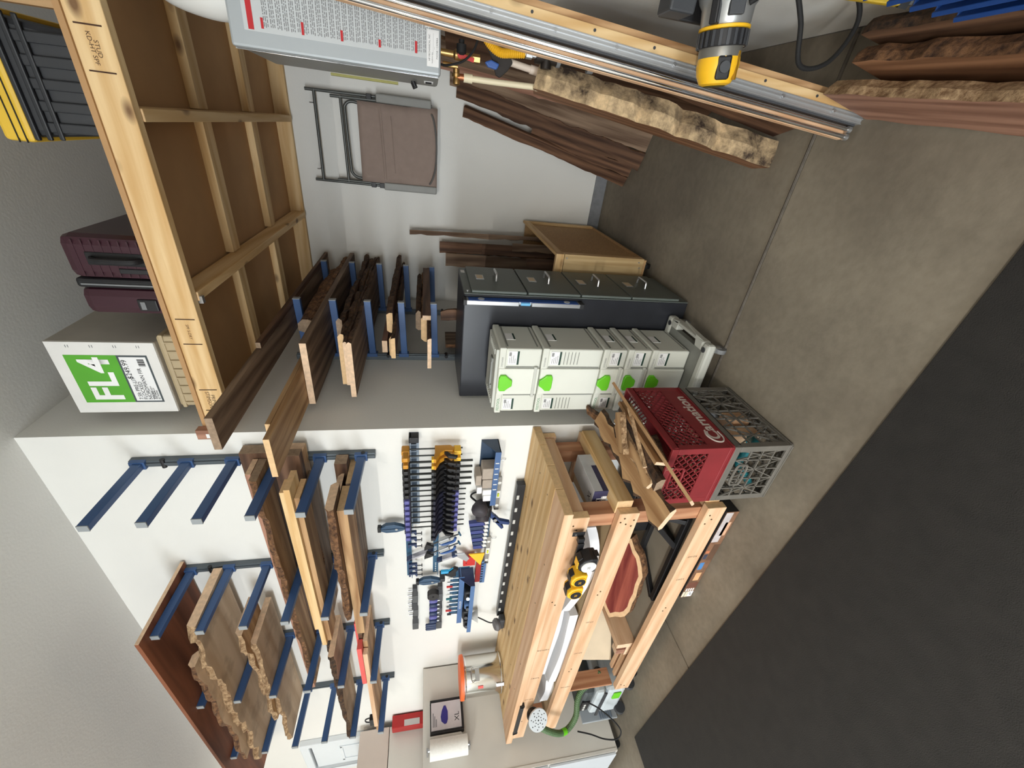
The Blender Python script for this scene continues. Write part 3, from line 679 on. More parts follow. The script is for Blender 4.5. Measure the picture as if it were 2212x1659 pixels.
shape().cyl((1.606, .292, 1.362), (1.606, .282, 1.362), .012, n=12).beam((1.606, .286, 1.362), (1.596, .286, 1.31), .014, .005, up=(0,1,0)).obj('lever', [red_pl], p)
p = thing('blue_valve', 'ball valve with a blue handle at the right under the heater', 'valve', (1.69, .29, 1.3))
shape().cyl((1.69, .29, 1.46), (1.686, .29, 1.27), .012, n=12).obj('body', [brass], p, smooth=True)
shape().cyl((1.688, .272, 1.376), (1.688, .262, 1.376), .012, n=12).beam((1.688, .266, 1.376), (1.69, .266, 1.43), .013, .006, up=(0,1,0)).box(1.68, 1.70, .262, .274, 1.352, 1.372).obj('handle', [blue_pl], p, bevel=.002)
shape().lathe((1.655, .29, 1.36), (-1,0,0), [(0,0),(.011,0),(.011,.012),(.019,.014),(.019,.04),(.012,.048),(0,.05)], n=14).obj('cap', [black_rub], p, smooth=True)
tag(shape().tube([(1.565, .255, 1.44), (1.566, .25, 1.41), (1.585, .25, 1.355), (1.625, .25, 1.315), (1.675, .25, 1.30), (1.715, .25, 1.31), (1.735, .25, 1.36)], .0042, n=8).obj('control_cable', [black_rub], loc=(1.6,.25,1.3), smooth=True), 'thin black cable looping under the water heater', 'cable')
m = shape()
gx = [(1.70, .335, 1.255), (1.66, .33, 1.252), (1.615, .325, 1.225), (1.575, .325, 1.20), (1.562, .33, 1.18)]
pts = [(1.70,1.25),(1.665,1.262),(1.62,1.235),(1.565,1.212),(1.558,1.195),(1.585,1.165),(1.615,1.145),(1.65,1.17),(1.69,1.19)]
m.prism(pts, 'xz', .335, .352); m.obj('x', [black_rub]) if False else None
o = m.obj('insulation_wrap', [P('foam_black', (58, 54, 52), .9, var=.15, scale=30)], loc=(1.62, .34, 1.15), bevel=.006)
tag(o, 'crumpled dark foam wrap behind the yellow gas hose', 'foam')
o = shape().prism([(1.60,1.265),(1.585,1.25),(1.58,1.215),(1.60,1.205),(1.61,1.24)], 'xz', .30, .325).obj('blue_wrap', [P('blue_tape', (58, 96, 168), .5)], loc=(1.6, .31, 1.2), bevel=.005)
tag(o, 'small blue plastic wrap on the dark foam', 'wrap')

# ------------------------------------------------------------------ folding chair on hooks
fc = thing('folding_chair', 'folded camping chair with taupe fabric hung on the back wall', 'chair', (1.2, YB-.04, 1.4))
fm = P('chair_steel', (88, 90, 88), .4, metal=.4); fab = P('taupe_fabric', (150, 132, 122), .9, var=.05, scale=20, bump=.3, bscale=500); arm_m = P('armrest_gray', (142, 142, 138), .55)
Y0 = YB-.05
def bar(pts, r=.009, **k): return shape().tube(pts, r, n=10, **k)
for x, dx in ((1.475, .018), (.925, -.012)):
    bar([(x, Y0, 2.29), (x+dx*.5, Y0, 1.62)], .010).obj('leg', [fm], fc, smooth=True)
    bar([(x-dx*1.2, Y0-.02, 2.13), (x-dx*.5, Y0-.02, 1.45)], .010).obj('leg', [fm], fc, smooth=True)
    shape().box(x-.026, x+.026, Y0-.055, Y0-.028, 1.455 if x > 1.2 else 1.41, 1.83 if x > 1.2 else 1.80).obj('armrest', [arm_m], fc, bevel=.008)
    for zh in (1.86, 1.80): shape().box(x-.018, x+.018, Y0-.03, Y0+.01, zh, zh+.035).obj('hinge', [black_pl], fc, bevel=.003)
bar([(1.48, Y0, 2.235), (.925, Y0, 2.235)], .0105).obj('top_rail', [fm], fc, smooth=True)
bar([(1.46, Y0-.02, 2.065), (.93, Y0-.02, 2.055)], .010).obj('cross_rail', [fm], fc, smooth=True)
bar([(1.43, Y0-.028, 1.93), (1.435, Y0-.028, 2.0), (1.41, Y0-.028, 2.035), (1.36, Y0-.028, 2.04), (1.05, Y0-.028, 2.03), (.99, Y0-.028, 2.02), (.965, Y0-.028, 1.98), (.965, Y0-.028, 1.92)], .0105).obj('bent_frame', [fm], fc, smooth=True)
m = shape(); nx, nz = 10, 14; rnd = random.Random(3)
vs = []
for j in range(nz+1):
    for i in range(nx+1):
        s_, q = i/nx, j/nz
        x = 1.445-(1.445-.945)*s_+(.012 if j > 9 else 0)*(1-2*s_); zz = 1.955-(1.955-1.41)*q
        y = Y0-.042+.006*math.sin(q*9)*math.sin(s_*3.1)-(.006 if 0.22 < q < .3 else 0)
        vs.append((x, y, zz))
front = [( (j*(nx+1)+i), (j*(nx+1)+i+1), ((j+1)*(nx+1)+i+1), ((j+1)*(nx+1)+i)) for j in range(nz) for i in range(nx)]
m.add(vs, front)
o = m.obj('fabric', [fab], fc, smooth=True); md = o.modifiers.new('thick', 'SOLIDIFY'); md.thickness = .004
for zf, xa_, xb_ in ((1.815, 1.43, .97), (1.80, 1.43, .97), (1.735, 1.38, 1.02)):
    shape().tube([(xa_, Y0-.046, zf), (1.3, Y0-.049, zf-.006), (1.12, Y0-.049, zf-.014), (xb_, Y0-.046, zf-.02)], .003, n=6).obj('fabric_fold', [fab], fc, smooth=True)
bar([(1.42, Y0-.056, 1.455), (1.39, Y0-.06, 1.44), (1.30, Y0-.062, 1.422), (1.2, Y0-.062, 1.415), (1.08, Y0-.062, 1.422), (1.0, Y0-.06, 1.445), (.965, Y0-.056, 1.465)], .006).obj('strap', [P('strap_gray', (96, 94, 92), .8)], fc, smooth=True)
for x in (1.40, 1.0):
    tag(shape().tube([(x, YB, 2.25), (x, Y0-.03, 2.245), (x, Y0-.035, 2.262)], .004).obj('wall_hook', [silver], loc=(x, YB-.03, 2.25)), 'thin steel hook carrying the folded chair, '+('right one' if x > 1.2 else 'left one'), 'hook', 'hooks of the folded chair')

# ------------------------------------------------------------------ planks leaning in the right-hand corner
GC = 'planks leaning in the alcove corner'
plank('dark_plank', 'dark plank leaning farthest left in the alcove corner, broken top half', 'plank', (1.15, 1.52, .0), (1.47, 1.855, 1.22), (1, -.6, 0), .075, .028, [WALNUT['x'], BARKD, END_GREY], 51, .006, (True, False), GC)
plank('dark_plank', 'short pale-ended plank leaning on the farthest-left dark plank', 'plank', (1.225, 1.42, .02), (1.40, 1.74, .72), (1, -.5, 0), .08, .03, [WALNUT['x'], BARKM, END_PALE], 52, .008, (True, True), GC)
plank('barky_plank', 'long plank with cracked bark leaning second from left', 'plank', (1.30, 1.30, .01), (1.60, 1.84, 1.27), (1, -.5, 0), .11, .04, [WALNUT['x'], BARKM, END_GREY], 53, .01, (True, True), GC)
plank('brown_plank', 'smooth brown plank leaning behind the drain pipe', 'plank', (1.42, 1.25, .01), (1.68, 1.83, 1.32), (1, -.5, 0), .13, .035, [GREY['x'], BARKM, END_GREY], 54, .006, (True, False), GC)
plank('brown_plank', 'wide brown plank leaning deepest in the right corner', 'plank', (1.54, 1.15, .01), (1.755, 1.82, 1.40), (1, -.4, 0), .12, .035, [ROSE['x'], BARKM, END_GREY], 55, .006, (True, False), GC)
plank('brown_plank', 'dusty plank leaning on the right wall under the heater', 'plank', (1.58, .95, .01), (1.745, 1.30, 1.45), (.6, -1, 0), .16, .03, [GREY['x'], BARKM, END_GREY], 56, .006, (False, True), GC)
plank('brown_plank', 'chocolate plank leaning on the right wall, just behind the gas pipe', 'plank', (1.60, .62, .01), (1.745, .85, 1.40), (.5, -1, 0), .2, .03, [WALNUT['x'], BARKM, END_GREY], 57, .006, (False, True), GC)
# thick live-edge slab
o = plank('live_edge_slab', 'thick slab with a cream and charcoal live edge leaning below the pipes', 'slab', (1.412, .08, .05), (1.585, .34, 1.04), (.03, -1, 0), .17, .105, [WOOD('slab_face', (160, 116, 84), (112, 76, 52), 'x'), BARK('cream_live_edge', (232, 202, 158), (58, 44, 34), 7), END_PALE], 61, .03, (False, True), GC, e=.03)
plank('barky_slab', 'dark bark-covered slab leaning between the live-edge slab and the router jig', 'slab', (1.52, .03, .02), (1.715, .20, 1.0), (.2, -1, 0), .15, .05, [WALNUT['x'], BARKD, END_GREY], 62, .014, (False, True), GC)
bx('pine_offcut', 'small clean pine offcut wedged behind the router jig rods', 1.565, 1.62, .16, .2, .52, .70, [FIR['z'], END_PALE], 'z', None, 'block') if False else None

# ------------------------------------------------------------------ router jig leaning at the right
A0 = Vector((1.540, -.288, 0.0)); A1 = Vector((1.727, -.065, 1.88))
js = thing('router_jig', 'long router sled rails of pine, aluminium and chrome rods leaning upright', 'jig', A0)
dv = (A1-A0).normalized(); ux = Vector((1, .12, 0)); ux = (ux-dv*ux.dot(dv)).normalized(); uy = dv.cross(ux)   # uy points away from the camera-facing side
if uy.y < 0: uy = -uy
def rail(s0, s1, t0, t1, l0, l1, nm, mats, bev=.0015):
    m = shape(); c = A0+dv*((l0+l1)/2)+ux*((s0+s1)/2)+uy*((t0+t1)/2)
    return m.xbox(c, dv, ux, uy, (l1-l0)/2, (s1-s0)/2, (t1-t0)/2).obj(nm, mats, js, bevel=bev)
rail(.016, .043, .0, .05, .02, 1.88, 'rail_board', [PINE['z'], END_PINE])
rail(.044, .064, .010, .05, .0, 1.88, 'back_board', [TAN['z'], END_PINE])
rail(-.060, -.020, .026, .05, .02, 1.87, 'rail_board', [FIR['z'], END_PINE])
tr = rail(-.013, .015, .0, .04, .0, 1.88, 'aluminium_track', [alum])
for s_ in (-.013, .001, .012): rail(s_, s_+.003, -.004, .0, .0, 1.88, 'track_lip', [alum], 0)
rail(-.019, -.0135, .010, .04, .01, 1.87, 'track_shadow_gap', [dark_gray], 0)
for s_ in (-.055, -.032):
    a = A0+ux*s_+uy*.012+dv*.03; shape().cyl(a, a+dv*1.83, .0065, n=14).obj('rod', [chrome], js, smooth=True)
    shape().cyl(a-dv*.012, a, .011, n=12).obj('rod_end', [silver], js, smooth=True)
for k in range(9):
    a = A0+dv*(.12+.2*k)+ux*.003; shape().cyl(a-uy*.004, a-uy*.008, .005, n=10).obj('screw', [silver], js)
    a = A0+dv*(.2+.2*k)+ux*.03; shape().cyl(a, a-uy*.0015, .0045, n=10).obj('screw', [dark_gray], js)

# router clamped on the jig
R0 = Vector((1.552, -.388, .664)); ra = Vector((1, .02, .14)).normalized()
rt = thing('router', 'yellow and black electric router lying sideways on the jig rails', 'router', R0)
rt.scale = (1.08, 1.08, 1.08)
shape().lathe(R0, ra, [(0,0),(.030,0.0008),(.040,0.0048),(.050,0.024),(.0535,0.044),(.052,0.06)], n=24).obj('motor_cap', [yellow], rt, smooth=True)
shape().lathe(R0-ra*0.0008, ra, [(0,-0.0008),(.026,-0.0008),(.028,0.0008)], n=20).obj('vent_face', [P('vent_olive', (80, 74, 36), .5)], rt, smooth=True)
shape().lathe(R0, ra, [(.0515,0.0592),(.053,0.068),(.053,0.08),(.058,0.0816)], n=24).obj('motor_body', [P('router_gray', (124, 122, 116), .4, metal=.4)], rt, smooth=True)
shape().lathe(R0, ra, [(.058,0.08),(.060,0.0832),(.060,0.1136),(.056,0.116)], n=30).obj('depth_ring', [black_pl], rt)
for k in range(22):
    an = 2*math.pi*k/22; a_ = ra.orthogonal().normalized(); b_ = ra.cross(a_); q = (a_*math.cos(an)+b_*math.sin(an))
    shape().xbox(R0+ra*0.0976+q*.060, ra, q, ra.cross(q), .016, .002, .0035).obj('grip_rib', [dark_gray], rt)
shape().lathe(R0, ra, [(.057,0.1152),(.0615,0.1168),(.0615,0.1224),(.058,0.124)], n=24).obj('scale_ring', [yellow], rt, smooth=True)
shape().lathe(R0, ra, [(.057,0.1232),(.060,0.1296),(.062,0.16),(.070,0.172),(.075,0.188),(.075,0.1944),(0,0.1944)], n=24).obj('fixed_base', [P('base_silver', (170, 172, 172), .35, metal=.6)], rt, smooth=True)
side = Vector((0,-1,.25)).normalized()
cc = R0+ra*0.036+side*.047
shape().xbox(cc, ra, ra.cross(side), side, .026, .018, .006).obj('switch_plate', [black_pl], rt, bevel=.006)
shape().cyl(cc+side*.004, cc+side*.012, .013, n=16).obj('speed_dial', [dark_gray], rt, smooth=True)
s2 = (side+ra.cross(side)*1.0).normalized()
shape().xbox(R0+ra*0.04+s2*.05, ra, ra.cross(s2), s2, .03, .004, .004).obj('seam', [P('seam_dark', (150, 110, 20), .5)], rt)
s3 = (side-ra.cross(side)*.9).normalized()
shape().xbox(R0+ra*0.152+side*.062, ra, ra.cross(side), side, .016, .018, .008).obj('lock_window', [dark_gray], rt, bevel=.003)
shape().xbox(R0+ra*0.152+s3*.066, ra, ra.cross(s3), s3, .03, .010, .01).obj('clamp_lever', [black_pl], rt, bevel=.004)
(shape().tube([R0+ra*0.16+Vector((0,-.07,-.01)), R0+Vector((.20,-.10,-.05)), R0+Vector((.14,-.105,-.11)), R0+Vector((.06,-.085,-.17)), R0+Vector((.08,-.075,-.26)), R0+Vector((.17,-.06,-.31)), R0+Vector((.235,-.05,-.26)), R0+Vector((.255,-.055,-.15)), R0+Vector((.262,-.06,-.03)), R0+Vector((.265,-.02,.08))], .0058, n=10, sub=8).obj('power_cord', [black_rub], rt, smooth=True))
cg = thing('jig_carriage', 'dark carriage block holding the router on the rails', 'carriage', (1.74, -.33, .66))
shape().box(1.70, 1.785, -.37, -.29, .775, .85).obj('block', [dark_gray], cg, bevel=.006)
shape().box(1.70, 1.80, -.298, -.28, .56, .84).obj('base_plate', [black_pl], cg, bevel=.004)
shape().box(1.755, 1.81, -.36, -.31, .852, .89).obj('clamp', [silver], cg, bevel=.004)
lv = thing('yellow_level', 'yellow and grey level leaning on the wall behind the router cord', 'level', (1.78, -.50, .26))
shape().beam((1.776, -.47, .50), (1.772, -.53, .30), .03, .022).obj('body', [P('level_yellow', (214, 178, 50), .45)], lv, bevel=.003)
shape().beam((1.79, -.475, .52), (1.786, -.54, .27), .05, .012).obj('backing', [mid_gray], lv, bevel=.003)
shape().beam((1.772, -.53, .302), (1.770, -.535, .28), .032, .025).obj('end_cap', [black_pl], lv)

# slabs standing on edge at the foot of the right wall
GS = 'slabs standing on edge by the right wall'
face_s = WOOD('slab_face', (160, 116, 84), (112, 76, 52), 'x')
plank('live_edge_slab', 'nearest slab standing on edge by the right wall, rosy face and pale top edge', 'slab', (1.585, -.33, .115), (1.525, -1.15, .115), (-.22, 0, -1), .225, .045, [ROSE['x'], BARKL, END_PALE], 71, .012, (True, True), GS, e=.02)
plank('live_edge_slab', 'second slab standing on edge by the right wall, tan rounded top', 'slab', (1.655, -.40, .13), (1.61, -1.15, .13), (-.2, 0, -1), .25, .045, [face_s, BARKM, END_GREY], 72, .012, (True, True), GS, e=.02)
plank('live_edge_slab', 'slab standing on edge closest to the right wall, darkest bark', 'slab', (1.715, -.42, .145), (1.685, -1.15, .145), (-.16, 0, -1), .28, .04, [WALNUT['x'], BARKD, END_GREY], 73, .012, (True, True), GS, e=.02)
# blue hanging bins on the right wall
bb = P('bin_blue', (26, 66, 132), .5)
for k, nm in enumerate(('lowest', 'second lowest', 'third from bottom', 'fourth from bottom', 'fifth from bottom', 'sixth from bottom')):
    z0 = .315+.062*k
    if k == 0: pass
    m = shape().prism([(1.815, z0), (1.725, z0), (1.682, z0+.042), (1.690, z0+.047), (1.728, z0+.008), (1.808, z0+.008), (1.808, z0+.06), (1.815, z0+.06)], 'xz', -1.25, -.75)
    m.prism([(1.812, z0), (1.727, z0), (1.688, z0+.042), (1.812, z0+.05)], 'xz', -.753, -.75).prism([(1.812, z0), (1.727, z0), (1.688, z0+.042), (1.812, z0+.05)], 'xz', -1.25, -1.247)
    tag(m.obj('hanging_bin', [bb], loc=(1.77, -1.0, z0), bevel=.0015), 'blue plastic hanging bin on the right wall, '+nm+' of the column', 'bin', 'blue hanging bins')
# ------------------------------------------------------------------ filing cabinet
cab_side = P('cabinet_black', (40, 42, 48), .3, var=.15, scale=6); cab_front = P('cabinet_gray_green', (96, 104, 100), .45, var=.04)
FX, FY0, FY1, FH = .648, .268, .715, 1.305
fcab = thing('filing_cabinet', 'tall four-drawer metal filing cabinet, black sides and grey-green drawers', 'cabinet', (.34, .49, 0))
shape().box(.02, FX, FY0, FY1, .02, FH).obj('body', [cab_side], fcab, bevel=.006)
shape().box(FX, FX+.004, FY0+.002, FY1-.002, .02, FH-.002).obj('face_frame', [cab_front], fcab)
for k in range(4):
    z1 = 1.265-.3*k; z0 = z1-.292
    if k == 3: z0 = z1-.29
    dr = shape().box(FX+.004, FX+.018, FY0+.012, FY1-.012, z0, z1).obj('drawer', [cab_front], fcab, bevel=.004)
    zc = z1-.15
    shape().tube([(FX+.018, .44, zc), (FX+.05, .445, zc), (FX+.055, .46, zc), (FX+.055, .53, zc), (FX+.05, .545, zc), (FX+.018, .55, zc)], .0065, n=8).obj('handle', [silver], dr, smooth=True)
    shape().box(FX+.018, FX+.022, .46, .535, z1-.085, z1-.04).obj('label_holder', [silver], dr, bevel=.001)
    shape().box(FX+.022, FX+.0225, .466, .529, z1-.08, z1-.045).obj('label_card', [P('card_buff', (214, 196, 168), .8)], dr)
shape().cyl((FX+.004, .30, FH-.02), (FX+.01, .30, FH-.02), .007, n=10).obj('lock', [silver], fcab)
shape().box(FX+.004, FX+.006, .62, .66, FH-.03, FH-.008).obj('tag', [paper], fcab)
# spirit level stuck on its side
lv = thing('spirit_level', 'blue and silver spirit level standing on the side of the filing cabinet', 'level', (.622, .244, .69))
shape().box(.612, .634, .214, .268, .69, .955).box(.612, .634, .214, .268, 1.025, 1.295).box(.614, .632, .232, .268, .955, 1.025).obj('beam', [silver], lv, bevel=.002)
shape().box(.634, .6355, .220, .262, .70, 1.285).obj('blue_web', [P('level_blue', (28, 78, 160), .4)], lv)
for z0, z1 in ((.668, .69), (1.295, 1.312)): shape().box(.609, .637, .211, .266, z0, z1).obj('end_cap', [black_pl], lv, bevel=.002)
shape().cyl((.623, .222, .965), (.623, .222, 1.015), .009, n=12).obj('vial', [P('vial_blue', (120, 190, 235), .15)], lv, smooth=True)
for z in (.76, 1.22): shape().cyl((.6355, .24, z), (.637, .24, z), .017, n=20).obj('round_window', [P('window_pale', (190, 196, 204), .3)], lv, smooth=True)

# ------------------------------------------------------------------ systainer tower
sysb = P('case_offwhite', (214, 216, 206), .5, var=.02); sysg = P('case_grey', (196, 198, 190), .5, var=.02)
X0, X1, Y0s, Y1s = .112, .494, -.03, .252
lvls = [(.120, .340), (.340, .478), (.478, .612), (.612, .934), (.934, 1.150)]
names = ['bottom grey-white tool case of the tower, on the wheeled base', 'thin tool case second from the bottom of the tower', 'thin tool case in the middle of the tower',
         'tallest tool case, second from the top of the tower', 'top tool case of the tower with a grab handle in its lid']
for k, (z0, z1) in enumerate(lvls):
    s = thing('tool_case', names[k], 'tool case', ((X0+X1)/2, (Y0s+Y1s)/2, z0), 'stacked tool cases')
    h = z1-z0
    shape().box(X0+.006, X1-.006, Y0s+.006, Y1s-.006, z0+.002, z1-.034).obj('body', [sysb], s, bevel=.008)
    shape().box(X0, X1, Y0s, Y1s, z1-.036, z1-.002).obj('lid', [sysb], s, bevel=.006)
    shape().box(X0+.118, X1-.112, Y0s-.004, Y0s+.01, z0+.004, z1-.004).obj('front_panel', [P('case_panel', (222, 224, 214), .5, var=.02)], s, bevel=.004)
    for gx_ in (X0+.112, X1-.106): shape().box(gx_-.003, gx_+.003, Y0s+.002, Y0s+.008, z0+.01, z1-.04).obj('groove', [P('groove_gray', (134, 136, 130), .6)], s)
    # green turn latch near the top of the front
    LS = 1.35; xl = (X0+X1)/2; zl = z1-.03
    if k == 3: zl = z1-.035
    pts = [(xl-.034, zl+.012), (xl-.034, zl-.008), (xl-.022, zl-.02), (xl-.012, zl-.034), (xl+.012, zl-.034), (xl+.022, zl-.02), (xl+.034, zl-.008), (xl+.034, zl+.012), (xl+.02, zl+.017), (xl-.02, zl+.017)]
    pts = [(xl+(a-xl)*LS, zl+(c_-zl)*LS) for a, c_ in pts]
    if k in (2, 3): pts = [(a, 2*zl-c_-.012) for a, c_ in pts]
    shape().prism(pts, 'xz', Y0s-.017, Y0s-.002).obj('latch', [green], s, bevel=.004)
    # label cards, left and right of the panel, and on the side
    lz1 = z1-.045; lz0 = max(z0+.012, lz1-.055)
    for a0, a1 in ((X0+.022, X0+.088), (X1-.092, X1-.018)):
        c_ = shape().box(a0, a1, Y0s+.003, Y0s+.0062, lz0, lz1).obj('label_card', [paper], s)
        shape().box(a0, a1, Y0s+.0024, Y0s+.003, lz0, lz0+.010).obj('label_stripe', [P('stripe_dark_green', (30, 62, 50), .6)], c_)
        for q in range(4): shape().box(a0+.008, a0+.034+.006*((q*7+k) % 4), Y0s+.0024, Y0s+.003, lz0+.018+.009*q, lz0+.020+.009*q).obj('print_line', [ink_gray], c_)
        for q in range(7): shape().box(a1-.026+.003*q, a1-.0245+.003*q, Y0s+.0024, Y0s+.003, lz1-.016, lz1-.004).obj('barcode_bar', [ink], c_)
    shape().box(X1-.0062, X1-.003, .075, .145, lz0+.004, lz1-.004).obj('side_card', [paper], s)
    shape().box(X1-.003, X1-.0024, .075, .145, lz0+.004, lz0+.013).obj('side_stripe', [MATS['stripe_dark_green']], s)
    if k >= 2: text('FESTOOL', .019, ink_green, s, (X0+.055, Y0s, z1-.018), (1,0,0), (0,0,1), 'brand')
    text('SYSTAINER', .011, ink_gray, s, (X1-.075, Y0s, z1-.018), (1,0,0), (0,0,1), 'series_mark')
    for gz_ in (z0+.02, z1-.046): shape().box(X1-.006, X1-.003, .0, .23, gz_, gz_+.006).obj('side_groove', [MATS['groove_gray']], s)
    if k == 3:
        for q in range(10): a_ = (X0+.02, X1-.09)[q % 2]; shape().box(a_, a_+.07, Y0s+.004, Y0s+.0068, z0+.13+.018*(q//2), z0+.133+.018*(q//2)).obj('grille_line', [MATS['groove_gray']], s)
    if k in (4,): 
        shape().box(X0+.02, X1-.02, Y0s+.02, Y1s-.02, z1-.004, z1+.012).obj('lid_deck', [sysg], s, bevel=.004)
        shape().box(X0+.10, X1-.10, .06, .09, z1+.010, z1+.022).box(X0+.10, X0+.125, .05, .10, z1+.010, z1+.02).box(X1-.125, X1-.10, .05, .10, z1+.010, z1+.02).obj('grab_handle', [P('handle_gray', (140, 142, 138), .5)], s, bevel=.004)
        for q in range(16): a_ = (X0+.03, X1-.06)[q % 2]; shape().box(a_, a_+.03, .02+.02*(q//2), .03+.02*(q//2), z1+.012, z1+.015).obj('lid_ridge', [sysg], s)
    if k in (1, 2, 4):
        shape().box(X0+.105, X1-.10, Y0s-.010, Y0s+.002, z0+.018, z0+.034).obj('carry_bar', [sysg], s, bevel=.003)
rb = thing('rolling_base', 'grey-white wheeled base board under the tool case tower', 'base', (.31, .06, 0))
shape().box(.03, .58, -.145, -.095, .075, .125).box(.03, .58, .21, .262, .075, .125).box(.03, .08, -.095, .21, .075, .125).obj('frame', [sysg], rb, bevel=.014)
shape().box(.53, .58, -.095, -.03, .075, .125).box(.53, .58, .15, .21, .075, .125).box(.562, .58, -.03, .15, .075, .125).obj('handle_end', [sysg], rb, bevel=.012)
shape().box(.08, .53, -.095, .21, .085, .119).obj('tray', [MATS['groove_gray']], rb)
for x, y in ((.545, -.115), (.545, .225), (.065, -.115), (.065, .225)):
    c_ = shape().cyl((x, y, .125), (x, y, .128), .014, n=14).obj('bolt_cap', [dark_gray], rb, smooth=True)
    shape().cyl((x-.01, y, .032), (x+.012, y, .032), .032, n=18).obj('caster_wheel', [mid_gray], rb, smooth=True)
    shape().box(x-.014, x+.016, y-.012, y+.012, .03, .076).obj('caster_fork', [silver], rb, bevel=.003)
tag(shape().tube([(.56, -.10, .02), (.60, -.14, .016), (.61, -.20, .014), (.57, -.24, .014)], .012, n=10).obj('joint_hose', [P('dust_gray', (134, 126, 116), .8)], loc=(.58, -.15, 0), smooth=True), 'short dusty grey hose end on the floor by the wheeled base', 'hose') if False else None

# ------------------------------------------------------------------ rolling scrap-wood cart
ct = thing('wood_cart', 'low wheeled scrap-wood cart with a particle-board side and plywood end', 'cart', (.57, 1.3, 0))
XA, XB, YA, YC, ZA, ZB = .40, .752, .765, 1.82, .085, .69
shape().box(XB-.028, XB-.012, YA+.02, YC, ZA, ZB-.02).obj('side_panel', [CHIP], ct)
shape().box(XA, XA+.016, YA+.02, YC, ZA, ZB-.02).obj('side_panel', [CHIP], ct)
shape().box(XB-.012, XB+.006, YA+.02, YC, ZB-.05, ZB+.0, 0, 'y').obj('top_rail', [PINE['y'], END_PINE], ct, bevel=.002)
shape().box(XB-.012, XB+.006, YC-.05, YC, ZA, ZB-.05, 0, 'z').obj('corner_post', [PINE['z'], END_PINE], ct, bevel=.002)
shape().box(XB-.012, XB+.006, YA+.02, YA+.055, ZA, ZB-.05, 0, 'z').obj('corner_post', [PINE['z'], END_PINE], ct, bevel=.002)
shape().box(XA-.004, XB+.006, YA, YA+.018, ZA, ZB-.055, 0, 'x').obj('end_board', [WOOD('end_ply', (212, 186, 140), (180, 150, 104), 'z', rand=.02), END_PINE], ct, bevel=.002)
shape().box(XA-.004, XB+.006, YA-.004, YA+.03, ZB-.05, ZB+.002, 0, 'x').obj('end_cap_rail', [PINE['x'], END_PINE], ct, bevel=.002)
shape().box(XA, XB, YC-.018, YC, ZA, ZB-.02).obj('end_board', [CHIP], ct)
shape().box(XA, XB, YA, YC, ZA-.016, ZA).obj('bottom', [CHIP], ct)
for x, z in ((.735, .62), (.735, .12), (.70, .11)): shape().cyl((x, YA-.002, z), (x, YA, z), .005, n=10).obj('screw', [silver], ct)
for x, y in ((.70, .83), (.70, 1.74), (.45, .83), (.45, 1.74)):
    shape().cyl((x-.012, y, .032), (x+.014, y, .032), .032, n=18).obj('caster_wheel', [black_rub], ct, smooth=True)
    shape().box(x-.016, x+.018, y-.014, y+.014, .03, .069).obj('caster_fork', [silver], ct, bevel=.003)
GW = 'planks standing in the wood cart'
for i, (p0, p1, w, lab) in enumerate((
    ((.66, 1.62, ZA), (.60, 1.80, 1.62), .035, 'tall thin batten standing in the cart against the back wall'),
    ((.56, 1.58, ZA), (.50, 1.79, 1.38), .09, 'wide red-brown plank standing in the cart beside the batten'),
    ((.48, 1.45, ZA), (.42, 1.72, 1.33), .10, 'dark plank standing in the cart behind the filing cabinet'),
    ((.62, 1.35, ZA), (.55, 1.60, 1.05), .08, 'short brown plank leaning in the middle of the cart'),
    ((.68, 1.20, ZA), (.60, 1.52, .82), .06, 'stubby offcut sticking just above the cart rim'),
    ((.63, 1.0, ZA), (.58, 1.16, .78), .07, 'round-ended offcut in the near end of the cart'))):
    plank('brown_plank', lab, 'plank', p0, p1, (1, .3, 0), w, .03, [WALNUT['x'] if i % 2 else GREY['x'], BARKM, END_GREY], 80+i, .006, (True, False), GW)
plank('barky_post', 'barky post standing behind the filing cabinet below the rack', 'plank', (.20, 1.0, .02), (.18, 1.05, 1.47), (1, 0, 0), .08, .05, [WALNUT['x'], BARKM, END_GREY], 88, .012, (True, True), GW) if False else None
for i in range(4):
    z0 = 1.40-.055*i
    bx('short_offcut', 'short brown offcut, number %s from the top of the stack behind the cabinet' % ('one', 'two', 'three', 'four')[i], .10, .40, .95+.02*i, 1.06+.02*i, z0-.05, z0, [WALNUT['x'], END_GREY], 'x', 'offcuts behind the cabinet') if False else None
plank('barky_post', 'barky brown post leaning on the shaded wall behind the cabinet', 'plank', (.42, .80, .72), (.33, 1.02, 1.48), (1, 0, 0), .07, .05, [WALNUT['x'], BARKM, END_GREY], 89, .01, (True, True), GW) if False else None

plank('barky_post', 'barky post standing behind the filing cabinet below the rack', 'plank', (.40, .80, .01), (.30, .82, 1.40), (1, 0, 0), .075, .05, [WALNUT['x'], BARKM, END_GREY], 88, .010, (True, True), GW)
plank('brown_plank', 'wide dusty plank standing behind the filing cabinet against the shaded wall', 'plank', (.10, .90, .01), (.07, .92, 1.36), (0, 1, 0), .20, .03, [GREY['x'], BARKM, END_GREY], 87, .006, (True, False), GW)
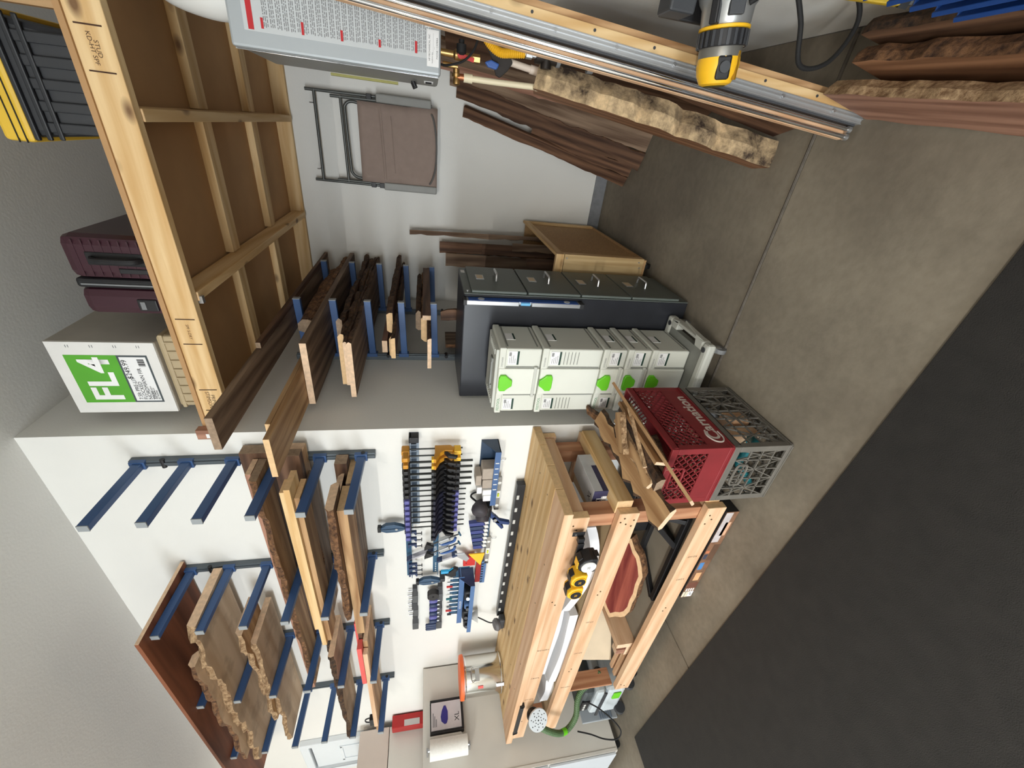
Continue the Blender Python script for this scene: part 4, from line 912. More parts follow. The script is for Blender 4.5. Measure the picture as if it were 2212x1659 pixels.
# ------------------------------------------------------------------ milk crates
def crate(name, lab, x0, x1, y0, y1, z0, z1, mat, solid, grid):
    c = thing(name, lab, 'crate', ((x0+x1)/2, (y0+y1)/2, z0), 'milk crates')
    h = z1-z0; t_ = .010
    for a, b_, nm in ((z1-.03, z1, 'top_rim'), (z0, z0+.022, 'bottom_rim')):
        rim = shape().box(x0, x1, y0, y0+t_, a, b_).box(x0, x1, y1-t_, y1, a, b_).box(x0, x0+t_, y0+t_, y1-t_, a, b_).box(x1-t_, x1, y0+t_, y1-t_, a, b_)
        rim.obj(nm, [mat], c, bevel=.003)
    q = .028
    for xx, sx in ((x0, 1), (x1, -1)):
        for yy, sy in ((y0, 1), (y1, -1)):
            cs = shape(); cs.prism([(xx, yy), (xx+sx*q, yy), (xx+sx*q, yy+sy*.008), (xx+sx*.008, yy+sy*.008), (xx+sx*.008, yy+sy*q), (xx, yy+sy*q)], 'xy', z0+.022, z1-.03)
            cs.obj('corner', [mat], c, bevel=.002)
    fl = shape()
    n = 9
    for i in range(n+1): fl.box(x0+(x1-x0)*i/n-.003, x0+(x1-x0)*i/n+.003, y0+.005, y1-.005, z0+.002, z0+.008)
    for i in range(13): fl.box(x0+.005, x1-.005, y0+(y1-y0)*i/12-.003, y0+(y1-y0)*i/12+.003, z0+.002, z0+.008)
    fl.obj('floor_lattice', [mat], c)
    if solid:
        # lettered band low on every side, slanted lattice above it
        bd = z0+h*.40
        shape().box(x0+.02, x1-.02, y0+.001, y0+.006, z0+.02, bd).obj('end_panel', [mat], c)
        shape().box(x0+.02, x1-.02, y1-.006, y1-.001, z0+.02, bd).obj('end_panel', [mat], c)
        shape().box(x1-.006, x1-.001, y0+.02, y1-.02, z0+.02, bd).obj('side_panel', [mat], c)
        shape().box(x0+.001, x0+.006, y0+.02, y1-.02, z0+.02, bd).obj('side_panel', [mat], c)
        lo, hi = bd, z1-.03
    else: lo, hi = z0+.02, z1-.03
    def lat(u0, u1, plane, at, nm):
        m = shape(); dz = hi-lo
        def pt(u, z): return (u, at, z) if plane == 'x' else (at, u, z)
        up = (0,1,0) if plane == 'x' else (1,0,0)
        if grid == 'diag':
            st = .034; k = u0-dz
            while k < u1:
                for sl in (1, -1):
                    a0 = k if sl == 1 else k+dz; b0 = a0+sl*dz
                    za, zb = lo, hi
                    ua, ub = a0, b0
                    # clip to the panel
                    def clip(ua, za, ub, zb):
                        P_, Q = [ua, za], [ub, zb]
                        for lim, sg in ((u0, 1), (u1, -1)):
                            ia, ib = sg*(P_[0]-lim) >= 0, sg*(Q[0]-lim) >= 0
                            if not ia and not ib: return None
                            if ia != ib:
                                tt = (lim-P_[0])/(Q[0]-P_[0]); R_ = [lim, P_[1]+tt*(Q[1]-P_[1])]
                                if ia: Q = R_
                                else: P_ = R_
                        return P_, Q
                    r_c = clip(ua, za, ub, zb)
                    if r_c and abs(r_c[0][0]-r_c[1][0]) > .004: m.beam(pt(*r_c[0]), pt(*r_c[1]), .0045, .006, up=up)
                k += st
        else:
            nu = max(4, int((u1-u0)/.052)); nz_ = 4
            for i in range(nu+1):
                u = u0+(u1-u0)*i/nu; m.beam(pt(u, lo), pt(u, hi), .005, .007, up=up)
            for j in range(1, nz_):
                zz = lo+dz*j/nz_; m.beam(pt(u0, zz), pt(u1, zz), .005, .007, up=up)
            for i in range(0, nu, 2): 
                a_, b_ = u0+(u1-u0)*i/nu, u0+(u1-u0)*min(nu, i+2)/nu
                m.beam(pt(a_, lo), pt(b_, hi), .004, .006, up=up).beam(pt(b_, lo), pt(a_, hi), .004, .006, up=up)
        m.obj(nm, [mat], c)
    lat(x0+.02, x1-.02, 'x', y0+.004, 'end_lattice'); lat(x0+.02, x1-.02, 'x', y1-.004, 'end_lattice')
    lat(y0+.02, y1-.02, 'y', x1-.004, 'side_lattice'); lat(y0+.02, y1-.02, 'y', x0+.004, 'side_lattice')
    if True:
        # oval grip opening frame in the near end
        xc = (x0+x1)/2; zc = z1-.06 if solid else z1-.075
        shape().tube([(xc-.055, y0-.002, zc), (xc-.045, y0-.002, zc+.024), (xc+.045, y0-.002, zc+.024), (xc+.055, y0-.002, zc), (xc+.045, y0-.002, zc-.024), (xc-.045, y0-.002, zc-.024), (xc-.055, y0-.002, zc)], .005, n=6, sub=4).obj('grip_frame', [mat], c, smooth=True)
    return c
grey_cr = P('crate_grey', (106, 102, 95), .6, var=.1, scale=20); red_cr = P('crate_red', (130, 38, 42), .55, var=.1, scale=14)
CX0, CX1, CY0, CY1 = .092, .398, -.685, -.235
crate('milk_crate', 'grey open-lattice milk crate standing on the floor', CX0, CX1, CY0, CY1, .002, .280, grey_cr, False, 'sq')
c = crate('milk_crate', 'red lettered milk crate full of bark pieces on the grey crate', CX0, CX1, CY0, CY1, .282, .562, red_cr, True, 'diag')
text('Carnation', .078, P('crate_lettering', (206, 196, 188), .7), c, (CX1-.001, CY0+.215, .325), (0,1,0), (0,0,1), bold=.002)
m = shape().tube([(CX1, CY0+.115, .352), (CX1, CY0+.08, .362), (CX1, CY0+.045, .345), (CX1, CY0+.04, .315), (CX1, CY0+.065, .296), (CX1, CY0+.105, .297)], .0035, n=6); m.obj('swash', [MATS['crate_lettering']], c)
# contents of the grey crate
rnd = random.Random(9)
GG = 'odds and ends in the grey crate'
tag(shape().tube([(.13, -.62, .05), (.20, -.655, .12), (.27, -.63, .17), (.34, -.60, .10), (.30, -.52, .06), (.18, -.5, .12), (.14, -.57, .18), (.24, -.64, .22)], .017, n=10, sub=8).obj('coiled_hose', [teal], loc=(.24, -.58, .03), smooth=True), 'coil of teal hose showing through the grey crate', 'hose')
tag(shape().tube([(.15, -.46, .03), (.25, -.40, .08), (.34, -.36, .16), (.30, -.30, .2)], .012, n=8).obj('gray_pipe', [mid_gray], loc=(.25, -.4, .03), smooth=True), 'bent grey pipe in the back of the grey crate', 'pipe')
for i, (x, y, w, h_, lab) in enumerate(((.30, -.50, .07, .15, 'pale wood block standing in the grey crate, middle'), (.33, -.42, .05, .12, 'pale wood block in the grey crate, near its long side'), (.20, -.30, .08, .17, 'pale wood block in the far end of the grey crate'), (.18, -.40, .06, .10, 'small pale wood block behind the teal hose'))):
    bx('wood_block', lab, x-w/2, x+w/2, y-.03, y+.03, .011, .011+h_, [FIR['z'], END_PALE], 'z', GG, 'block')
# bark and slab pieces sticking out of the red crate
GK = 'bark pieces in the red crate'
plank('bark_slab', 'broad tan bark-backed slab leaning out of the red crate towards the bench', 'wood', (.135, -.13, .60), (.150, -.80, .575), (1, 0, -.35), .095, .022, [TAN['x'], BARKD, END_PALE], 91, .02, (True, True), GK, e=.03)
plank('thin_slab', 'long thin slab lying along the lettered rim of the red crate', 'wood', (.445, -.31, .655), (.315, -.86, .565), (-.75, .2, -.62), .05, .012, [TAN['x'], BARKD, END_PALE], 92, .008, (False, True), GK, e=.02)
plank('tan_chunk', 'weathered tan chunk with splits lying highest across the red crate', 'wood', (.375, -.36, .645), (.19, -.50, .635), (.6, -.8, .15), .075, .022, [TAN['x'], BARKL, END_PALE], 93, .016, (True, True), GK, e=.03)
plank('tan_chunk', 'narrow tan splinter beside the weathered chunk', 'wood', (.40, -.42, .625), (.25, -.62, .605), (.5, -.5, .5), .035, .018, [TAN['x'], BARKL, END_PALE], 94, .008, (True, True), GK, e=.02)
plank('bark_strip', 'dark bark strip in the middle of the red crate', 'wood', (.33, -.30, .585), (.22, -.71, .575), (1, .2, .2), .09, .035, [BARKD, BARKD, END_GREY], 95, .014, (True, True), GK, e=.03)
plank('bark_strip', 'ochre-edged bark strip near the tan slab in the crate', 'wood', (.27, -.33, .60), (.19, -.70, .595), (1, .1, -.3), .06, .02, [TAN['x'], BARKL, END_PALE], 96, .016, (True, True), GK, e=.03)
plank('bark_strip', 'flat brown board piece just inside the lettered rim', 'wood', (.365, -.32, .60), (.33, -.67, .59), (.2, 0, 1), .06, .016, [TAN['x'], BARKD, END_PALE], 97, .006, (True, False), GK, e=.02)
plank('bark_strip', 'dark bark lump low in the near end of the red crate', 'wood', (.30, -.50, .545), (.25, -.665, .54), (1, 0, .1), .09, .035, [BARKD, BARKD, END_GREY], 98, .014, (True, True), GK, e=.02)
plank('bark_slab', 'dark bark piece standing at the wall end of the red crate', 'wood', (.11, -.03, .62), (.13, -.26, .52), (1, 0, .3), .07, .02, [BARKM, BARKD, END_GREY], 99, .014, (True, True), GK, e=.02)
# ------------------------------------------------------------------ workbench
BZ = .914; BL = -2.53; BF = -.63
wb = thing('workbench', 'long fir workbench with two lower shelves against the white wall', 'workbench', (-1.26, -.31, 0))
ys = [-.63, -.475, -.318, -.16, -.006]
for k in range(4):
    shape().box(BL, -.004, ys[k]+.0012, ys[k+1]-.0012, BZ-.044, BZ, 0, 'x').obj('top_plank', [PINE['x'] if k else FIR['x'], END_PINE], wb, bevel=.003)
shape().box(BL+.03, -.05, -.612, -.572, BZ-.135, BZ-.046, 0, 'x').obj('front_apron', [FIR['x'], END_PINE], wb, bevel=.003)
shape().box(BL+.03, -.05, -.045, -.008, BZ-.135, BZ-.046, 0, 'x').obj('back_apron', [FIR['x'], END_PINE], wb, bevel=.003)
shape().box(-.10, -.055, -.57, -.05, BZ-.12, BZ-.046, 0, 'y').obj('end_apron', [FIR['y'], END_PINE], wb, bevel=.003)
LEGC = WOOD('fir_leg', (196, 150, 116), (160, 108, 78), 'z', rand=.04)
for x0, x1, y0, y1, z0, z1 in ((-.165, -.085, -.571, -.49, 0.03, BZ-.046), (-.165, -.085, -.13, -.05, 0.03, BZ-.046), (-2.0, -1.92, -.13, -.05, 0.03, BZ-.046), (-2.36, -2.28, -.571, -.49, .64, BZ-.046), (-1.955, -1.935, -.571, -.46, .18, .53)):
    shape().box(x0, x1, y0, y1, z0, z1, 0, 'z').obj('leg', [LEGC, END_PINE], wb, bevel=.003)
for y0, y1 in ((-.612, -.573), (-.048, -.010)):
    shape().box(-2.44, -.045, y0, y1, .535, .635, 0, 'x').obj('middle_rail', [FIR['x'], END_PINE], wb, bevel=.003)
    shape().box(-1.93, -.05, y0, y1, .075, .178, 0, 'x').obj('lower_rail', [FIR['x'], END_PINE], wb, bevel=.003)
shape().box(-.083, -.005, -.572, -.05, .560, .640, 0, 'y').obj('end_rail', [PINE['y'], END_PINE], wb, bevel=.003)
shape().box(-.083, -.04, -.572, -.05, .09, .17, 0, 'y').obj('end_rail', [FIR['y'], END_PINE], wb, bevel=.003)
shape().box(-2.40, -.17, -.572, -.049, .600, .618).obj('middle_shelf', [P('shelf_ply', (206, 182, 146), .7, var=.05)], wb)
shape().box(-1.92, -.17, -.572, -.049, .125, .143).obj('lower_shelf', [P('shelf_grey', (150, 142, 128), .7, var=.06)], wb)
shape().box(-2.33, -2.29, -.58, -.04, .545, .598, 0, 'y').obj('cross_rail', [FIR['y'], END_PINE], wb, bevel=.003)
for x, y in ((-.125, -.53), (-.125, -.09), (-1.96, -.09), (-1.86, -.55)):
    shape().cyl((x-.012, y, .026), (x+.012, y, .026), .026, n=16).obj('caster_wheel', [black_rub], wb, smooth=True)
    shape().box(x-.016, x+.016, y-.016, y+.016, .026, .075).obj('caster_fork', [dark_gray], wb)
for x, z in ((-.075, .605), (-.10, .62), (-.115, .59), (-.13, .56), (-.09, .555), (-.10, .85), (-.13, .83), (-.65, .59), (-.68, .60), (-1.5, .59), (-1.53, .60), (-.70, .85), (-.73, .83), (-2.2, .83), (-2.23, .85), (-1.86, .15), (-1.88, .12), (-.10, .15), (-.13, .13), (-.16, .155), (-.9, .12), (-.93, .13)):
    shape().cyl((x, -.612, z), (x, -.6135, z), .0045, n=10).obj('screw', [P('screw_bronze', (112, 88, 60), .4, metal=.6)], wb)
for k in range(14):
    x = -.12-.34*(k//2); y = (-.55, -.4)[k % 2]+(.3 if k % 3 == 0 else 0)
    shape().cyl((x, y, BZ), (x, y, BZ+.0008), .0045, n=10).obj('screw', [MATS['screw_bronze']], wb)
for x, s in ((-1.2, 'HEM-FIR'), (-1.55, 'S-DRY'), (-1.85, 'KD-HT')):
    text(s, .02, ink_brown, wb, (x, -.612, BZ-.09), (0,0,1), (-1,0,0), 'mill_stamp')
for x, z, s in ((-.95, .585, 'STUD'), (-1.3, .585, 'KD-HT'), (-1.75, .585, 'HEM-FIR'), (-.42, .125, 'KD-HT'), (-.62, .125, 'S-DRY')):
    text(s, .018, ink_brown, wb, (x, -.612, z), (0,0,1), (-1,0,0), 'mill_stamp')
shape().box(-2.33, -1.88, -.640, -.631, BZ-.058, BZ-.03).box(-2.33, -2.31, -.640, -.612, BZ-.062, BZ-.03).box(-1.90, -1.88, -.640, -.612, BZ-.062, BZ-.03).obj('edge_handle', [black_pl], wb, bevel=.003)

# on the bench
ps = thing('power_strip', 'long black power strip standing along the back of the bench', 'power strip', (-1.1, -.04, BZ))
shape().box(-1.80, -.40, -.062, -.022, BZ+.001, BZ+.052).obj('housing', [P('strip_black', (44, 46, 50), .4, metal=.3, var=.15)], ps, bevel=.003)
for k in range(12): shape().box(-.52-.11*k, -.485-.11*k, -.064, -.055, BZ+.030, BZ+.046).obj('outlet', [P('outlet_pale', (200, 200, 196), .5)], ps, bevel=.002)
lp = thing('clip_lamp', 'small grey gooseneck clip lamp at the bench end of the power strip', 'lamp', (-1.80, -.11, BZ))
shape().box(-1.86, -1.74, -.135, -.075, BZ+.001, BZ+.045).obj('clamp_base', [dark_gray], lp, bevel=.012)
shape().lathe((-1.81, -.115, BZ+.045), (.1, -.3, 1), [(0,0),(.042,.002),(.046,.02),(.036,.036),(0,.04)], n=18).obj('knob', [P('lamp_gray', (96, 94, 96), .5)], lp, smooth=True)
shape().tube([(-1.79, -.10, BZ+.04), (-1.83, -.09, BZ+.10), (-1.80, -.07, BZ+.17), (-1.77, -.055, BZ+.225)], .005, n=8).obj('gooseneck', [black_pl], lp, smooth=True)
shape().lathe((-1.77, -.055, BZ+.25), (.05, -.1, -1), [(0,0),(.02,.0),(.03,.02),(.048,.05),(.046,.05),(0,.045)], n=18).obj('shade', [P('shade_pale', (206, 204, 198), .4)], lp, smooth=True)
bk = thing('steel_bin', 'shiny steel bin with an orange lid at the far end of the bench', 'bin', (-2.30, -.235, BZ))
bc = Vector((-2.30, -.235, BZ))
shape().lathe(bc, (0,0,1), [(0,.0),(.138,.002),(.139,.01),(.139,.305)], n=40).obj('drum', [P('polished_steel', (205, 204, 200), .13, metal=1.0, var=.02)], bk, smooth=True)
shape().lathe(bc, (0,0,1), [(.1405,.012),(.142,.016),(.1405,.02)], n=36).lathe(bc, (0,0,1), [(.1405,.285),(.143,.291),(.1405,.297)], n=36).obj('bead', [chrome], bk, smooth=True)
shape().lathe(bc, (0,0,1), [(.144,.300),(.152,.302),(.152,.322),(.148,.330),(0,.334)], n=36).obj('lid', [P('lid_orange', (240, 106, 44), .45)], bk, smooth=True)
dirc = Vector((.93, -.36, 0)).normalized()
hc = bc+dirc*.142+Vector((0,0,.215)); tt = Vector((-dirc.y, dirc.x, 0))
shape().tube([hc+tt*.035, hc+tt*.04+dirc*.012+Vector((0,0,.03)), hc-tt*.04+dirc*.012+Vector((0,0,.03)), hc-tt*.035], .003, n=6).xbox(hc-Vector((0,0,.012)), tt, dirc, (0,0,1), .042, .002, .016).obj('handle', [silver], bk, smooth=True)
d2 = Vector((.55, -.83, 0)).normalized(); q = bc+d2*.141
shape().xbox(q+Vector((0,0,.03)), (-d2.y, d2.x, 0), d2, (0,0,1), .013, .006, .03).obj('latch', [silver], bk, bevel=.002)
shape().xbox(q+Vector((0,0,.18)), (-d2.y, d2.x, 0), d2, (0,0,1), .01, .0008, .02).obj('red_sticker', [P('sticker_coral', (228, 96, 90), .6)], bk)

# tape measures on a bracket on the bench front
tb = thing('tape_bracket', 'black steel bracket holding three tape measures on the bench front', 'bracket', (-.3, -.63, BZ-.09))
shape().box(-.145, -.118, -.634, -.631, BZ-.12, BZ-.06).box(-.17, -.14, -.655, -.632, BZ-.115, BZ-.085).box(-.49, -.165, -.662, -.655, BZ-.115, BZ-.085).obj('bar', [black_pl], tb, bevel=.002)
shape().cyl((-.131, -.634, BZ-.075), (-.131, -.637, BZ-.075), .005, n=10).obj('screw', [silver], tb)
def tape(cx, cz, lab, body, face, txt, big):
    r = .043 if big else .038; t_ = thing('tape_measure', lab, 'tape measure', (cx, -.70, cz-.035), 'tape measures on the bench front')
    y0, y1 = -.73, -.664
    pts = [(cx-r, cz-r*.9), (cx+r*1.1, cz-r*.9), (cx+r*1.15, cz-r*.2), (cx+r*.9, cz+r*.6), (cx+r*.3, cz+r), (cx-r*.5, cz+r), (cx-r, cz+r*.4)]
    shape().prism(pts, 'xz', y0, y1).obj('case', [body], t_, bevel=.006)
    shape().cyl((cx, y0, cz), (cx, y0-.004, cz), r*.82, n=24).obj('face_ring', [yellow if not big else white_pl], t_, smooth=True)
    shape().cyl((cx, y0-.004, cz), (cx, y0-.0055, cz), r*.70, n=24).obj('face_plate', [face], t_, smooth=True)
    text(txt, .018, yellow if not big else ink, t_, (cx, y0-.0056, cz), (1,0,0), (0,0,1))
    shape().prism([(cx+r*.5, cz+r*1.02), (cx+r*1.0, cz+r*.65), (cx+r*1.05, cz+r*.75), (cx+r*.55, cz+r*1.15)], 'xz', y0+.015, y1-.015).obj('thumb_lock', [black_pl], t_, bevel=.002)
    shape().box(cx+r*1.1, cx+r*1.18, y0+.018, y1-.018, cz-r*1.1, cz-r*.6).obj('hook', [silver if not big else black_pl], t_)
    shape().xbox((cx-r*.2, (y0+y1)/2, cz+r*1.0), (1,0,0), (0,1,0), (0,0,1), r*.5, .018, .003).obj('belt_strip', [yellow if big else black_pl], t_, bevel=.001)
tape(-.235, BZ-.125, 'black tape measure with a white round face, nearest the corner', black_pl, white_pl, '25', True)
tape(-.345, BZ-.105, 'middle of the two yellow-ringed tape measures, beside the white-faced one', yellow, black_pl, '35', False)
tape(-.445, BZ-.105, 'yellow tape measure farthest from the corner on the bench front', yellow, black_pl, '35', False)

# middle shelf contents
SHZ = .618
gl = thing('glove_box', 'carton of XL gloves in the open near end of the bench', 'box', (-.10, -.34, SHZ+.02))
shape().box(-.155, -.035, -.475, -.215, SHZ+.021, SHZ+.095).obj('carton', [P('glove_carton', (190, 190, 192), .7, var=.08, scale=16)], gl, bevel=.002)
shape().box(-.155, -.035, -.4765, -.475, SHZ+.022, SHZ+.094).box(-.035, -.0345, -.475, -.30, SHZ+.022, SHZ+.05).obj('dark_print', [P('print_navy', (48, 46, 78), .6, var=.3, scale=30)], gl)
text('XL', .045, ink, gl, (-.095, -.44, SHZ+.0955), (1,0,0), (0,1,0)); text('XL', .04, ink_white, gl, (-.095, -.4775, SHZ+.06), (1,0,0), (0,0,1))
shape().box(-.15, -.07, -.4785, -.4765, SHZ+.024, SHZ+.046).obj('address_label', [paper], gl)
for q in range(3): shape().box(-.14, -.09, -.479, -.4785, SHZ+.028+.006*q, SHZ+.030+.006*q).obj('print_line', [ink_gray], gl)
shape().box(-.17, -.03, -.60, -.21, SHZ+.001, SHZ+.02) if False else None
foam = P('white_foam', (232, 233, 236), .85, var=.02)
def curled(name, lab, x0, x1, y0, y1, z0, th, lift, seed):
    m = shape(); n = 14; rnd = random.Random(seed); ph = rnd.uniform(0, 6)
    top, bot = [], []
    for i in range(n+1):
        t_ = i/n; x = x0+(x1-x0)*t_; zz = z0+lift*(abs(t_-.5)*2)**2.2+.004*math.sin(t_*7+ph)
        for y, dy in ((y0, .0), (y1, .02)):
            bot.append((x, y, zz+dy)); top.append((x, y, zz+th+dy))
    k = len(top)
    fs = []
    for i in range(n):
        a = i*2
        fs += [(a, a+1, a+3, a+2), (k+a, k+a+2, k+a+3, k+a+1), (a, a+2, k+a+2, k+a), (a+1, k+a+1, k+a+3, a+3)]
    fs += [(0, k, k+1, 1), (2*n, 2*n+1, k+2*n+1, k+2*n)]
    m.add(bot+top, fs)
    return tag(m.obj(name, [foam], loc=((x0+x1)/2, (y0+y1)/2, z0), smooth=True), lab, 'foam', 'white foam sheets in the bench')
curled('foam_sheet', 'curled white foam sheet on the bench shelf behind the tape measures', -.92, -.20, -.55, -.25, SHZ+.002, .05, .07, 1)
curled('foam_sheet', 'upper of the two flat white foam sheets in the middle of the bench', -1.72, -.95, -.53, -.36, SHZ+.085, .035, .01, 2)
curled('foam_sheet', 'lower of the two flat white foam sheets in the middle of the bench', -1.78, -.96, -.56, -.2, SHZ+.002, .05, .012, 3)
curled('foam_sheet', 'white foam sheet at the far end of the bench shelf', -2.12, -1.80, -.54, -.2, SHZ+.002, .06, .008, 4)

# lower shelf contents
LZ = .143
m = shape(); rnd = random.Random(21); n = 26; out = []
for i in range(n):
    a = 2*math.pi*i/n; rx = .36*(1+.07*rnd.uniform(-1, 1)); ry = .155*(1+.10*rnd.uniform(-1, 1))
    out.append((rx*math.cos(a)*(1.0 if math.cos(a) < 0 else .96), ry*math.sin(a)))
th = .055; inner = [(x*.985, y*.96) for x, y in out]
k0 = len(m.v)
m.v += [(x*.87, y*.8, th) for x, y in out]+[(x, y, th) for x, y in inner]+[(x*1.01, y*1.02, th*.5) for x, y in out]+[(x, y, 0) for x, y in out]
m.f.append(list(range(n))); m.m.append(0)
for lay, mm in ((0, 1), (1, 2), (2, 2)):
    for i in range(n): m.f.append([lay*n+i, lay*n+(i+1) % n, (lay+1)*n+(i+1) % n, (lay+1)*n+i]); m.m.append(mm)
m.f.append([3*n+i for i in range(n)][::-1]); m.m.append(1)
o = m.obj('cedar_slab', [CEDAR['x'], P('cedar_sapwood', (222, 184, 142), .7, var=.1, scale=30), BARKM])
o.location = (-.95, -.335, .262); o.rotation_euler = (math.radians(33), math.radians(-2), math.radians(8))
tag(o, 'oval red-hearted cedar slab with bark rim tilted on the lower bench shelf', 'slab')
bfm = P('frame_black', (36, 36, 38), .45, metal=.3)
fr = thing('metal_frame', 'black welded metal frame lying on the lower bench shelf', 'frame', (-.45, -.4, LZ))
for p0, p1 in (((-.22, -.52, LZ+.02), (-.92, -.54, LZ+.02)), ((-.22, -.30, LZ+.02), (-.75, -.30, LZ+.02)), ((-.45, -.53, LZ+.02), (-.45, -.29, LZ+.02)), ((-.92, -.53, LZ+.02), (-.75, -.30, LZ+.02)), ((-.25, -.52, LZ+.03), (-.25, -.45, LZ+.22)), ((-.45, -.52, LZ+.03), (-.25, -.46, LZ+.22))):
    shape().beam(p0, p1, .028, .028).obj('bar', [bfm], fr, bevel=.002)
tag(shape().box(-.62, -.24, -.28, -.09, LZ, LZ+.17).box(-.60, -.26, -.27, -.10, LZ+.17, LZ+.18).obj('tool_case', [black_pl], loc=(-.43, -.2, LZ), bevel=.008), 'plain black case at the back of the lower bench shelf', 'case')
tag(shape().tube([(-.75, -.40, LZ+.04), (-.68, -.42, LZ+.05), (-.62, -.40, LZ+.04)], .032, n=12).obj('paper_roll', [paper], loc=(-.68, -.41, LZ), smooth=True), 'small white roll beside the cedar slab', 'roll') if False else None
bx('thick_offcut', 'thick planed offcut lying across the lower shelf past the cedar slab', -1.44, -1.395, -.56, -.12, LZ+.001, LZ+.13, [FIR['y'], END_PALE], 'y', None, 'block')
bx('thick_offcut', 'wide offcut lying flat against the thick planed one', -1.55, -1.45, -.555, -.30, LZ+.001, LZ+.05, [ROSE['y'], END_PALE], 'y', None, 'block')
bx('small_offcut', 'small square offcut standing on the wide one', -1.53, -1.48, -.555, -.50, LZ+.052, LZ+.115, [ROSE['z'], END_PALE], 'z', None, 'block')
plank('plywood_offcut', 'pale plywood panel leaning on the lower shelf near the dust extractor', 'panel', (-1.36, -.10, LZ+.14), (-1.88, -.42, LZ+.14), (0, .25, 1), .26, .014, [P('pale_ply', (214, 196, 168), .7, var=.05), END_PINE, END_PINE], 1)
for q in range(2): bx('batten', 'narrow batten lying along the lower rail, '+('front' if q else 'rear')+' one', -1.88, -1.58, -.545+.05*(1-q), -.515+.05*(1-q), LZ+.001, LZ+.03, [FIR['x'], END_PALE], 'x', 'battens on the lower bench shelf')

# printed box and black case on the floor under the bench
bxm = P('book_print', (126, 92, 70), .5, var=.35, scale=16)
rb_ = thing('product_box', 'long printed cardboard box on the floor under the bench', 'box', (-.43, -.56, 0))
shape().box(-.79, -.075, -.648, -.47, .001, .070).obj('carton', [black_pl], rb_, bevel=.002)
fp = shape().box(-.79, -.075, -.6495, -.648, .002, .069).obj('front_print', [bxm], rb_)
for x0, x1, z0, z1, col in ((-.30, -.08, .030, .069, (196, 188, 188)), (-.25, -.15, .012, .045, (214, 170, 140)), (-.45, -.32, .004, .040, (96, 70, 54)), (-.44, -.40, .044, .066, (60, 66, 84)), (-.39, -.37, .044, .066, (196, 120, 84)), (-.53, -.47, .036, .062, (74, 130, 190)), (-.63, -.56, .018, .052, (222, 172, 126)), (-.70, -.65, .004, .066, (112, 70, 56))):
    shape().box(x0, x1, -.6500, -.6495, z0, z1).obj('picture_patch', [P('patch_%d_%d_%d' % col, col, .5, var=.12, scale=40)], fp)
shape().box(-.785, -.735, -.6502, -.6495, .036, .068).obj('brand_panel', [P('panel_cream', (226, 218, 196), .6)], fp)
text('ROCKLER', .0115, ink_brown, fp, (-.76, -.6502, .052), (1,0,0), (0,0,1), 'brand')
shape().box(-.785, -.735, -.6502, -.6495, .004, .034).obj('diagram_panel', [paper], fp)
shape().beam((-.775, -.6504, .010), (-.752, -.6504, .027), .003, .0004, up=(0,1,0)).beam((-.765, -.6504, .009), (-.742, -.6504, .026), .003, .0004, up=(0,1,0)).obj('diagram', [ink], fp)
for q in range(4): shape().box(-.73, -.705, -.6502, -.6495, .010+.014*q, .017+.014*q).obj('print_line', [ink_white], fp)

# ------------------------------------------------------------------ dust extractor, hose and sander
de = thing('dust_extractor', 'grey and green dust extractor on wheels under the far bench end', 'vacuum', (-2.145, -.38, 0))
dgm = P('extractor_gray', (196, 204, 208), .5); 
shape().box(-2.375, -2.005, -.59, -.20, .05, .20).obj('tub', [dgm], de, bevel=.03)
shape().box(-2.375, -2.025, -.585, -.20, .20, .275).obj('band', [dgm], de, bevel=.02)
shape().box(-2.365, -2.045, -.57, -.21, .275, .37).obj('motor_head', [P('extractor_dark', (70, 76, 78), .5)], de, bevel=.03)
shape().box(-2.385, -2.015, -.598, -.59, .205, .225).obj('dark_seam', [dark_gray], de)
shape().box(-2.125, -2.035, -.60, -.592, .09, .15).obj('green_latch', [green], de, bevel=.004)
shape().box(-2.295, -2.165, -.58, -.568, .30, .36).obj('control_panel', [black_pl], de, bevel=.003)
for q in range(3): shape().box(-2.285+.035*q, -2.265+.035*q, -.584, -.58, .33, .345).obj('control_mark', [white_pl], de)
for x, y in ((-1.975, -.57), (-2.305, -.60), (-1.995, -.22), (-2.345, -.22)):
    shape().cyl((x-.016, y, .04), (x+.016, y, .04), .04, n=20).obj('wheel', [dark_gray], de, smooth=True)
shape().cyl((-2.005, -.45, .235), (-1.975, -.47, .235), .03, n=16).obj('hose_port', [black_pl], de, smooth=True)
hs = thing('suction_hose', 'green corrugated suction hose from the sander down to the extractor', 'hose', (-2.1, -.68, .4))
hp = [(-2.02, -.72, .745), (-2.09, -.735, .66), (-2.16, -.73, .575), (-2.18, -.70, .50), (-2.12, -.66, .45), (-2.04, -.60, .435), (-1.99, -.56, .40), (-1.97, -.53, .32), (-1.95, -.48, .24)]
shape().tube(hp, .019, n=12, sub=14, rings=1, ring_r=.0022).obj('corrugated_tube', [P('hose_green', (84, 110, 74), .55)], hs)
shape().cyl((-2.165, -.727, .565), (-2.175, -.718, .535), .0225, n=14).obj('cable_tie', [green], hs, smooth=True)
nd = Vector((.72, -.66, -.2)).normalized(); sc = Vector((-1.93, -.70, .775))
sn = thing('sander', 'round random-orbit sander with a pale perforated pad hung at the bench edge', 'sander', sc)
shape().lathe(sc+nd*.02, nd, [(0,0),(.066,0),(.068,-.003),(.068,-.010),(.06,-.012)], n=32).obj('pad', [P('pad_pale', (206, 212, 216), .6)], sn, smooth=True)
a_ = nd.orthogonal().normalized(); b_ = nd.cross(a_)
